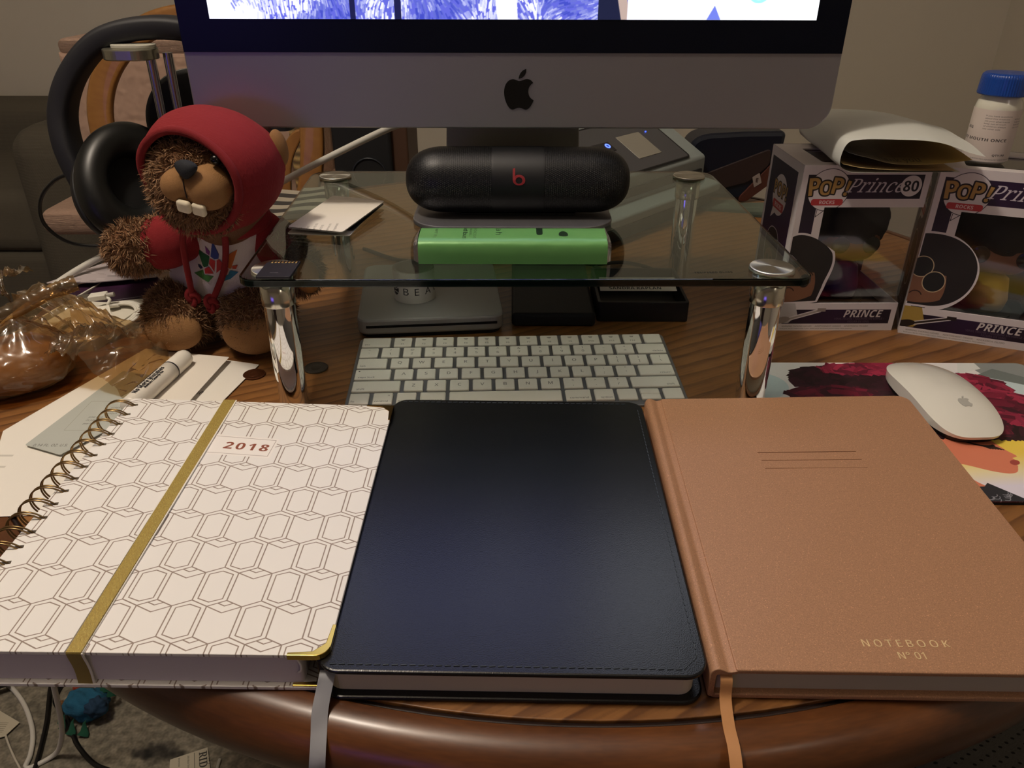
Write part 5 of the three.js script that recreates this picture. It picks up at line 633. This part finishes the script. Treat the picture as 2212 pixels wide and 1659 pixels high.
  const facets = [[0x1c2f78, [-0.2548, 0.1064, -0.2526, 0.0933, -0.2541, 0.0888, -0.2580, 0.0876, -0.2612, 0.0901]], [0x6a2a70, [-0.2637, 0.1001, -0.2604, 0.0949, -0.2621, 0.0912, -0.2649, 0.0933]], [0x14502c, [-0.2748, 0.0952, -0.2623, 0.0901, -0.2665, 0.0802, -0.2705, 0.0783, -0.2719, 0.0792]], [0xa82428, [-0.2627, 0.0880, -0.2579, 0.0863, -0.2616, 0.0751, -0.2649, 0.0826]], [0xa82428, [-0.2565, 0.0868, -0.2541, 0.0880, -0.2509, 0.0834, -0.2516, 0.0802, -0.2600, 0.0741]], [0xa82428, [-0.2658, 0.0797, -0.2626, 0.0733, -0.2712, 0.0725, -0.2709, 0.0768]], [0xa82428, [-0.2510, 0.0802, -0.2481, 0.0781, -0.2508, 0.0726, -0.2549, 0.0723]], [0xb05a1c, [-0.2467, 0.0917, -0.2362, 0.0973, -0.2460, 0.0785, -0.2477, 0.0789, -0.2504, 0.0818]], [0xb03a20, [-0.2447, 0.0810, -0.2398, 0.0817, -0.2421, 0.0778, -0.2448, 0.0783]], [0x182450, [-0.2771, 0.0805, -0.2741, 0.0798, -0.2724, 0.0775, -0.2750, 0.0761, -0.2768, 0.0779]], [0x3c7034, [-0.2824, 0.0718, -0.2723, 0.0759, -0.2726, 0.0715, -0.2633, 0.0706, -0.2697, 0.0643]], [0x1c6a90, [-0.2551, 0.0717, -0.2501, 0.0722, -0.2471, 0.0769, -0.2406, 0.0748, -0.2486, 0.0684, -0.2575, 0.0655]]];
  for (const [c, l] of facets) { const pts = []; for (let i = 0; i < l.length; i += 2) pts.push([l[i], l[i + 1]]); const g = new THREE.ShapeGeometry(rpoly(pts, 0)).toNonIndexed(); let gg = g; for (let k = 0; k < 2; k++) { const p = gg.attributes.position.array, o = []; for (let i = 0; i < p.length; i += 9) { const A = [...p.slice(i, i + 3)], B = [...p.slice(i + 3, i + 6)], C = [...p.slice(i + 6, i + 9)], m = (q, r) => q.map((t, n) => (t + r[n]) / 2), ab = m(A, B), bc = m(B, C), ca = m(C, A); o.push(...A, ...ab, ...ca, ...ab, ...B, ...bc, ...ca, ...bc, ...C, ...ab, ...bc, ...ca); } gg = new THREE.BufferGeometry(); gg.setAttribute('position', new THREE.Float32BufferAttribute(o, 3)); } gg.setAttribute('uv', new THREE.Float32BufferAttribute(new Float32Array(gg.attributes.position.count * 2), 2)); part(b, 'emblem_facet', warp(gg, (v) => { v.z = zOn(v.x, v.y) + 0.0006; }), mat(c, 0.7, { side: THREE.DoubleSide })); }
  part(b, 'lettering', warp(text('Canada 150', 0.0059, 0.0002, 'sans_bold').rotateZ(0.2).translate(-0.2475, 0.0515, 0), (v) => { v.z = zOn(v.x, v.y) + 0.0005 + v.z; }), mat(0x10183c, 0.7));
  // fur: short curved tufts on the bare plush
  const p = bg.attributes.position, nn = bg.attributes.normal, ix = bg.index, areas = []; let tot = 0; const A = V(0, 0, 0), B = V(0, 0, 0), C = V(0, 0, 0), c1 = V(0, 0, 0), c2 = V(0, 0, 0);
  for (let i = 0; i < ix.count; i += 3) { A.fromBufferAttribute(p, ix.getX(i)); B.fromBufferAttribute(p, ix.getX(i + 1)); C.fromBufferAttribute(p, ix.getX(i + 2)); tot += c1.subVectors(B, A).cross(c2.subVectors(C, A)).length(); areas.push(tot); }
  const fp = [], fc = [], fi = [], keep = (q) => { const d = q.clone().sub(Hc), l = d.length(); if (l < 0.0505) { if (d.divideScalar(l).angleTo(f) > 1.02) return false; if (muz([q.x, q.y, q.z]) < 0.0005) return false; return q.y > 0.122; } if (shirt([q.x, q.y, q.z]) < 0.001) return false; if (q.y > 0.066 && q.x > -0.306 && q.x < -0.207) return false; if (q.y > 0.1 && q.x > -0.305) return false; return q.z > -0.72; };
  let made = 0, tries = 0; while (made < 15000 && tries++ < 120000) {
    const r = rnd() * tot; let lo = 0, hi = areas.length - 1; while (lo < hi) { const m = (lo + hi) >> 1; if (areas[m] < r) lo = m + 1; else hi = m; }
    const i = lo * 3; A.fromBufferAttribute(p, ix.getX(i)); B.fromBufferAttribute(p, ix.getX(i + 1)); C.fromBufferAttribute(p, ix.getX(i + 2)); let s = rnd(), t = rnd(); if (s + t > 1) { s = 1 - s; t = 1 - t; }
    const q = A.clone().addScaledVector(B.clone().sub(A), s).addScaledVector(C.clone().sub(A), t); if (!keep(q)) continue;
    const n = V(nn.getX(ix.getX(i)), nn.getY(ix.getX(i)), nn.getZ(ix.getX(i))); const cl = V(N3(q.x * 160, q.y * 160, q.z * 160), N3(q.x * 160 + 9, q.y * 160, q.z * 160) - 0.15, N3(q.x * 160, q.y * 160 + 9, q.z * 160)).multiplyScalar(1.5);
    const d1 = n.clone().add(cl.clone().multiplyScalar(0.7)).add(V(rnd() - 0.5, rnd() - 0.5, rnd() - 0.5)).normalize(), d2 = d1.clone().add(cl).add(V(rnd() - 0.5, rnd() - 0.75, rnd() - 0.5)).normalize();
    const L = 0.0042 + 0.0045 * rnd(), w = 0.00026 + 0.0002 * rnd(), sd = d1.clone().cross(V(rnd() - 0.5, rnd() - 0.5, rnd() - 0.5)).normalize().multiplyScalar(w), m = q.clone().addScaledVector(d1, L * 0.5), e = m.clone().addScaledVector(d2, L * 0.55), k = fp.length / 3;
    for (const o of [q.clone().addScaledVector(n, -0.0005).add(sd), q.clone().addScaledVector(n, -0.0005).sub(sd), m.clone().add(sd), m.clone().sub(sd), e]) fp.push(o.x, o.y, o.z);
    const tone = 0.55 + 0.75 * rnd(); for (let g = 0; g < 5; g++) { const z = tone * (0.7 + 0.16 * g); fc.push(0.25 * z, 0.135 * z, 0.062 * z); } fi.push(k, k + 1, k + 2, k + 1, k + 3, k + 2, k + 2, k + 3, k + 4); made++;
  }
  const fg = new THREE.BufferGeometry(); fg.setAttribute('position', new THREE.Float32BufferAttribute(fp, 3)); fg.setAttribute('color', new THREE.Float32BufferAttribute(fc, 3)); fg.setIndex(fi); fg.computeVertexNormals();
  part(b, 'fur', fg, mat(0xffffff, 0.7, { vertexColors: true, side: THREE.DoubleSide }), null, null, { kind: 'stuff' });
}
// ---------- beyond the table ----------
{
  const honey = dt(512, 512, (x, y) => { const v = clamp(0.5 + 0.5 * 0.3 * N3(x * 30, y * 6, 1) + 0.2 * N3(x * 120, y * 8, 4)); return [lerp(0.66, 0.5, v), lerp(0.47, 0.33, v), lerp(0.24, 0.15, v)]; }, true, 1, 1);
  const wood = mat(0xffffff, 0.42, { map: honey, clearcoat: 0.2 });
  const c = thing('wooden_chair', 'honey coloured wooden chair with rounded hoop back across the table', 'chair', [-0.56, 0, -1.45]);
  const hoop = (u) => { const a = lerp(-0.62, PI + 0.62, u); return [-0.203 * Math.cos(a) * 0.945, 0.785 + 0.178 * Math.sin(a) * (a < 0 || a > PI ? 1.6 : 1), 0.0]; };
  const hb = grid(80, 16, (u, v) => { const q = hoop(u), e = (t) => Math.sign(t) * Math.pow(Math.abs(t), 0.5), a = v * 2 * PI, o = V(q[0], (q[1] - 0.785), 0).normalize(); return [q[0] + o.x * 0.022 * e(Math.cos(a)), q[1] + o.y * 0.022 * e(Math.cos(a)), q[2] + 0.011 * e(Math.sin(a)) - 0.05 * Math.pow(clamp((q[1] - 0.6) / 0.4), 1.3)]; });
  part(c, 'hoop_back', hb, wood);
  for (const [x0, x1, w] of [[-0.125, -0.168, 0.03], [-0.075, -0.088, 0.026], [-0.005, 0, 0.04], [0.075, 0.088, 0.026], [0.125, 0.168, 0.03]]) part(c, 'back_splat', ext(rpoly([[x0 * 0.8 - w * 0.3, 0.46], [x0 * 0.8 + w * 0.3, 0.46], [x0 + w * 0.62, 0.72], [x1 + w * 0.35, x1 ? 0.845 - Math.abs(x1) * 0.4 : 0.955], [x1 - w * 0.35, x1 ? 0.845 - Math.abs(x1) * 0.4 : 0.955], [x0 - w * 0.62, 0.72]], 0.02), 0.012, 0.003).translate(0, 0, -0.035), wood);
  part(c, 'seat', ext(rpoly([[-0.2, -0.2], [0.2, -0.2], [0.21, 0.19], [-0.21, 0.19]], 0.05), 0.03, 0.006).rotateX(-PI / 2).translate(0, 0.43, 0.17), wood);
  for (const [x, z] of [[-0.16, 0.01], [0.16, 0.01], [-0.17, 0.33], [0.17, 0.33]]) part(c, 'leg', cyl(0.018, 0.013, 0.44, 20), wood, [x, 0.22, z]);
  for (const s of [-1, 1]) part(c, 'hoop_post', cyl(0.014, 0.018, 0.2, 16), wood, [s * 0.15, 0.555, -0.002], [0, 0, -s * 0.12]);

  const fleece = dt(256, 256, (x, y) => 0.5 + 0.35 * N3(x * 30, y * 30, 3) + 0.3 * N3(x * 80, y * 80, 5));
  const plushM = mat(0xb99a86, 0.95, { bumpMap: fleece, bumpScale: 0.006, sheen: 0.6, sheenColor: new THREE.Color(0xc0a898) });
  const k = thing('cat_tree', 'beige plush cat tree with cube den, platform and sisal post', 'cat tree', [-0.735, 0, -1.98]);
  const soft = (g, n = 0.004) => warp(g, (v) => { v.addScaledVector(V(N3(v.x * 30, v.y * 30, v.z * 30), N3(v.x * 30 + 5, v.y * 30, v.z * 30), N3(v.x * 30, v.y * 30 + 5, v.z * 30)), n); });
  const bx = (w, h, d, r) => soft(new RoundedBoxGeometry(w, h, d, 8, r));
  const den = new THREE.Shape(); den.moveTo(-0.24, 0); den.lineTo(0.24, 0); den.lineTo(0.24, 0.36); den.lineTo(-0.24, 0.36); den.closePath(); const hole = new THREE.Path(); hole.absellipse(0.08, 0.19, 0.125, 0.125, 0, 2 * PI, true); den.holes.push(hole);
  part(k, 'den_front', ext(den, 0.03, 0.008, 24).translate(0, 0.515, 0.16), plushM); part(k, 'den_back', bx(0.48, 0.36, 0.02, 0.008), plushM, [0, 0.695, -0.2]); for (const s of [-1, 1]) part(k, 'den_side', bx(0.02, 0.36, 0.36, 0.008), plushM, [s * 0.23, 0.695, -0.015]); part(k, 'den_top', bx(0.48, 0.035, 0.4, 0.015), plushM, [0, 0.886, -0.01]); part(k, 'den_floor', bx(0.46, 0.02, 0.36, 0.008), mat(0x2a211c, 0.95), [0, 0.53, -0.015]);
  part(k, 'bolster', bx(0.42, 0.03, 0.06, 0.014), plushM, [0.02, 0.91, -0.17]);
  part(k, 'platform', bx(0.72, 0.06, 0.44, 0.026), plushM, [-0.005, 0.51, 0.01]);
  const sis = dt(64, 256, (x, y) => [0.55 + 0.18 * Math.sin(y * 2 * PI * 16) + 0.1 * rnd(), 0.45 + 0.16 * Math.sin(y * 2 * PI * 16) + 0.1 * rnd(), 0.3 + 0.1 * Math.sin(y * 2 * PI * 16) + 0.06 * rnd()], true, 1, 3);
  for (const [x, z] of [[-0.26, -0.02], [0.26, -0.02]]) part(k, 'sisal_post', cyl(0.042, 0.042, 0.42, 28), mat(0xffffff, 0.95, { map: sis }), [x, 0.255, z]);
  part(k, 'base', bx(0.74, 0.045, 0.5, 0.018), plushM, [0, 0.0235, 0.03]);
  const sp = thing('scratching_post', 'sisal wrapped scratching post beside a dark red cabinet', 'scratching post', [-0.424, 0, -1.6]);
  part(sp, 'sisal_post', cyl(0.023, 0.023, 0.8, 28), mat(0xffffff, 0.95, { map: sis }), [0, 0.43, 0]); part(sp, 'base', bx(0.1, 0.03, 0.1, 0.012), plushM, [0, 0.0155, 0]);
  const sofaM = mat(0x5f594c, 0.95, { bumpMap: fabricBump, bumpScale: 0.001 });
  const s = thing('sofa', 'dark grey brown sofa at the left behind the table', 'sofa', [-2.02, 0, -2.58]);
  part(s, 'back_cushion', bx(1.5, 0.32, 0.2, 0.07), sofaM, [0, 0.46, -0.27]); part(s, 'seat_cushion', bx(1.3, 0.18, 0.62, 0.05), sofaM, [0, 0.37, 0.08]); part(s, 'armrest', bx(0.22, 0.6, 0.8, 0.08), sofaM, [0.73, 0.345, 0.03]); part(s, 'base', rb(1.46, 0.24, 0.76, 0.03), sofaM, [0, 0.16, 0]); for (const [x, z] of [[-0.65, 0.32], [0.65, 0.32], [-0.65, -0.32], [0.65, -0.32]]) part(s, 'foot', cyl(0.02, 0.015, 0.04, 16), blackPlastic, [x, 0.02, z]);
  const bc = thing('bookcase', 'dark red brown wooden cabinet behind the sisal post', 'cabinet', [-0.7, 0, -2.5]);
  const mah = mat(0x4a1d0e, 0.5); part(bc, 'carcass', rb(0.24, 1.02, 0.3, 0.004), mah, [0, 0.51, 0]); for (const x of [-0.058, 0.058]) part(bc, 'door', rb(0.113, 0.96, 0.016, 0.003), mah, [x, 0.51, 0.158]); part(bc, 'edge_strip', rb(0.008, 1.0, 0.01, 0.002), mat(0x9a8a78, 0.6), [0.118, 0.51, 0.157]);
  const ls = thing('floor_speaker', 'black fronted floor loudspeaker with brown wooden sides behind table', 'loudspeaker', [-0.265, 0, -1.48]);
  part(ls, 'cabinet', rb(0.13, 0.72, 0.15, 0.004), mat(0x4a3222, 0.55), [0.012, 0.5, -0.02]); part(ls, 'grille', rb(0.105, 0.7, 0.014, 0.006), mat(0x07080c, 0.7), [-0.004, 0.5, 0.062]); part(ls, 'woofer_ring', new THREE.TorusGeometry(0.03, 0.0016, 8, 48), mat(0x1f232a, 0.4), [0.006, 0.71, 0.07]); part(ls, 'plinth', rb(0.16, 0.14, 0.18, 0.004), blackPlastic, [0.012, 0.07, -0.02]);
}
// ---------- on the floor ----------
{
  const cm = mat(0x0b0a0a, 0.35);
  single('extension_cord', 'black power cord running straight across the carpet at left', 'cord', tube([[-0.76, 0.004, -0.9], [-0.7585, 0.004, -0.8754], [-0.744, 0.004, -0.84], [-0.729, 0.004, -0.805], [-0.7048, 0.004, -0.7268], [-0.69, 0.004, -0.66]], 0.0036, 80, 8), cm);
  single('extension_cord', 'black power cord curving right past the blue toy', 'cord', tube([[-0.735, 0.004, -0.9], [-0.742, 0.0045, -0.872], [-0.7364, 0.004, -0.845], [-0.7064, 0.004, -0.8178], [-0.68, 0.004, -0.788], [-0.6637, 0.004, -0.7685], [-0.6191, 0.004, -0.7338], [-0.58, 0.004, -0.72], [-0.52, 0.004, -0.7]], 0.0036, 100, 8), cm);
  single('thin_white_cable', 'thin white cable on the carpet beside the paper scrap', 'cable', tube([[-0.79, 0.003, -0.795], [-0.775, 0.003, -0.776], [-0.7458, 0.003, -0.7448], [-0.7229, 0.003, -0.7223], [-0.7, 0.003, -0.69]], 0.0017, 60, 8), mat(0xb9b2a2, 0.5));
  const prn = (draw, w = 256, h = 256) => mat(0xffffff, 0.6, { map: cv(w, h, (g) => { g.fillStyle = '#b9b19c'; g.fillRect(0, 0, w, h); draw(g); }) });
  single('paper_scrap', 'small cream paper scrap on the carpet at the left edge', 'paper', uvXZ(flat([[-0.82, -0.829], [-0.771, -0.8049], [-0.78, -0.7802], [-0.8, -0.772], [-0.83, -0.785]], 0.0006), -0.83, -0.83, 0.06, 0.06), prn((g) => { g.fillStyle = '#8a8270'; for (let i = 0; i < 6; i++) g.fillRect(60, 110 + i * 14, 120, 4); }), [0, 0.004, 0], [0, 0, 0]);
  single('printed_card', 'cream printed card lying on the carpet below the toy', 'card', uvXZ(flat([[-0.5106, -0.7417], [-0.4617, -0.7627], [-0.442, -0.7194], [-0.4956, -0.695]], 0.0008, 0.001), -0.515, -0.765, 0.075, 0.072), prn((g) => { g.fillStyle = '#2a2824'; g.save(); g.translate(148, 40); g.rotate(PI / 2 - 0.35); g.font = 'bold 54px serif'; g.fillText('RID', 0, 0); g.font = '28px serif'; g.fillText('library', 0, -46); g.fillRect(-6, 22, 130, 2); g.font = '12px serif'; g.fillText('200 Main Street', 0, 56); g.fillText('Renewals', 0, 100); g.restore(); }), [0, 0.003, 0]);
  single('white_stick', 'thin white plastic stick beside the printed card', 'stick', rb(0.0045, 0.003, 0.04, 0.0014), mat(0xa8a498, 0.5), [-0.4355, 0.0035, -0.724], [0, 0.06, 0]);
  const b = thing('plug_adapter', 'black plug adapter on the carpet at the far left', 'adapter', [-0.868, 0, -0.842], 0.5); part(b, 'body', rb(0.075, 0.04, 0.05, 0.008), blackPlastic, [0, 0.0205, 0]); part(b, 'cable_boot', cyl(0.005, 0.006, 0.02, 16).rotateZ(PI / 2), blackPlastic, [0.045, 0.02, 0]);
  const t = thing('blue_toy', 'small blue green crumpled plush toy on the carpet', 'toy', [-0.672, 0, -0.822]);
  const bl = mat(0x1a5a78, 0.9, { bumpMap: fuzz, bumpScale: 0.001 }), gr = mat(0x14523c, 0.9, { bumpMap: fuzz, bumpScale: 0.001 });
  const lump = (sx, sy, sz, k) => warp(new THREE.SphereGeometry(1, 28, 20), (v) => { const n = 1 + k * N3(v.x * 2.2, v.y * 2.2, v.z * 2.2); v.set(v.x * sx * n, v.y * sy * n, v.z * sz * n); });
  part(t, 'body', lump(0.033, 0.026, 0.024, 0.25), bl, [0.004, 0.027, 0]); part(t, 'head', lump(0.017, 0.015, 0.016, 0.3), mat(0x17344e, 0.9), [0.025, 0.034, 0.01]);
  for (const [x, y, z, a] of [[0.026, 0.04, -0.026, 0.5], [0.012, 0.04, -0.03, -0.3], [0.038, 0.036, -0.022, 0.9], [-0.005, 0.035, -0.026, -0.7], [-0.025, 0.014, 0.022, 2.6], [-0.008, 0.012, 0.03, 3], [0.012, 0.012, 0.032, 3.4], [-0.033, 0.016, 0.012, 2.1]]) part(t, 'frill', warp(new THREE.ConeGeometry(0.009, 0.024, 10, 4), (v) => { v.z *= 0.35; v.x += 0.003 * Math.sin(v.y * 200); }), gr, [x, y, z], [-0.9, a, 0.2]);
  part(t, 'orange_patch', lump(0.008, 0.006, 0.006, 0.2), mat(0x8a3418, 0.8), [-0.014, 0.042, -0.018]); part(t, 'orange_patch', lump(0.007, 0.006, 0.006, 0.2), mat(0x6a4418, 0.8), [-0.034, 0.03, 0.004]);
  const dots = cv(512, 512, (g, w, h) => { g.fillStyle = '#57554f'; g.fillRect(0, 0, w, h); for (let i = 0; i < 6000; i++) { g.fillStyle = rnd() > 0.5 ? '#5f5d57' : '#4d4b46'; g.fillRect(rnd() * w, rnd() * h, 6, 1.5); } g.fillStyle = '#121210'; for (let j = 0; j < 16; j++) for (let i = 0; i < 16; i++) { g.beginPath(); g.ellipse(i * 32 + 16 * (j % 2) + 8, j * 32 + 16, 6, 4, 0.6, 0, 7); g.fill(); } });
  dots.repeat.set(7, 7);
  const c = thing('dotted_chair', 'low padded chair in grey fabric with black dots at right', 'chair', [0.62, 0, -0.45], 0.5);
  const top = warp(new RoundedBoxGeometry(0.5, 0.09, 0.5, 8, 0.03), (v) => { if (v.y > 0) v.y += 0.012 * Math.cos(v.x * 5) * Math.cos(v.z * 5); });
  part(c, 'seat_cushion', uvXZ(top, 0, 0, 1, 1), mat(0xffffff, 0.95, { map: dots }), [0, 0.4, 0]); part(c, 'piping', tube([[-0.245, 0.42, -0.22], [-0.248, 0.42, 0.2], [-0.22, 0.42, 0.247], [0.2, 0.42, 0.248]], 0.004, 60, 8), blackPlastic); part(c, 'frame', rb(0.46, 0.05, 0.46, 0.01), mat(0x141210, 0.5), [0, 0.33, 0]);
  for (const [x, z] of [[-0.2, -0.2], [0.2, -0.2], [-0.2, 0.2], [0.2, 0.2]]) part(c, 'leg', cyl(0.018, 0.014, 0.31, 16), mat(0x141210, 0.5), [x, 0.155, z]);
}
scene.traverse((o) => { if (o.isMesh || o.isLight) { o.castShadow = !o.isRectAreaLight; o.receiveShadow = true; } });
renderer.render(scene, camera);
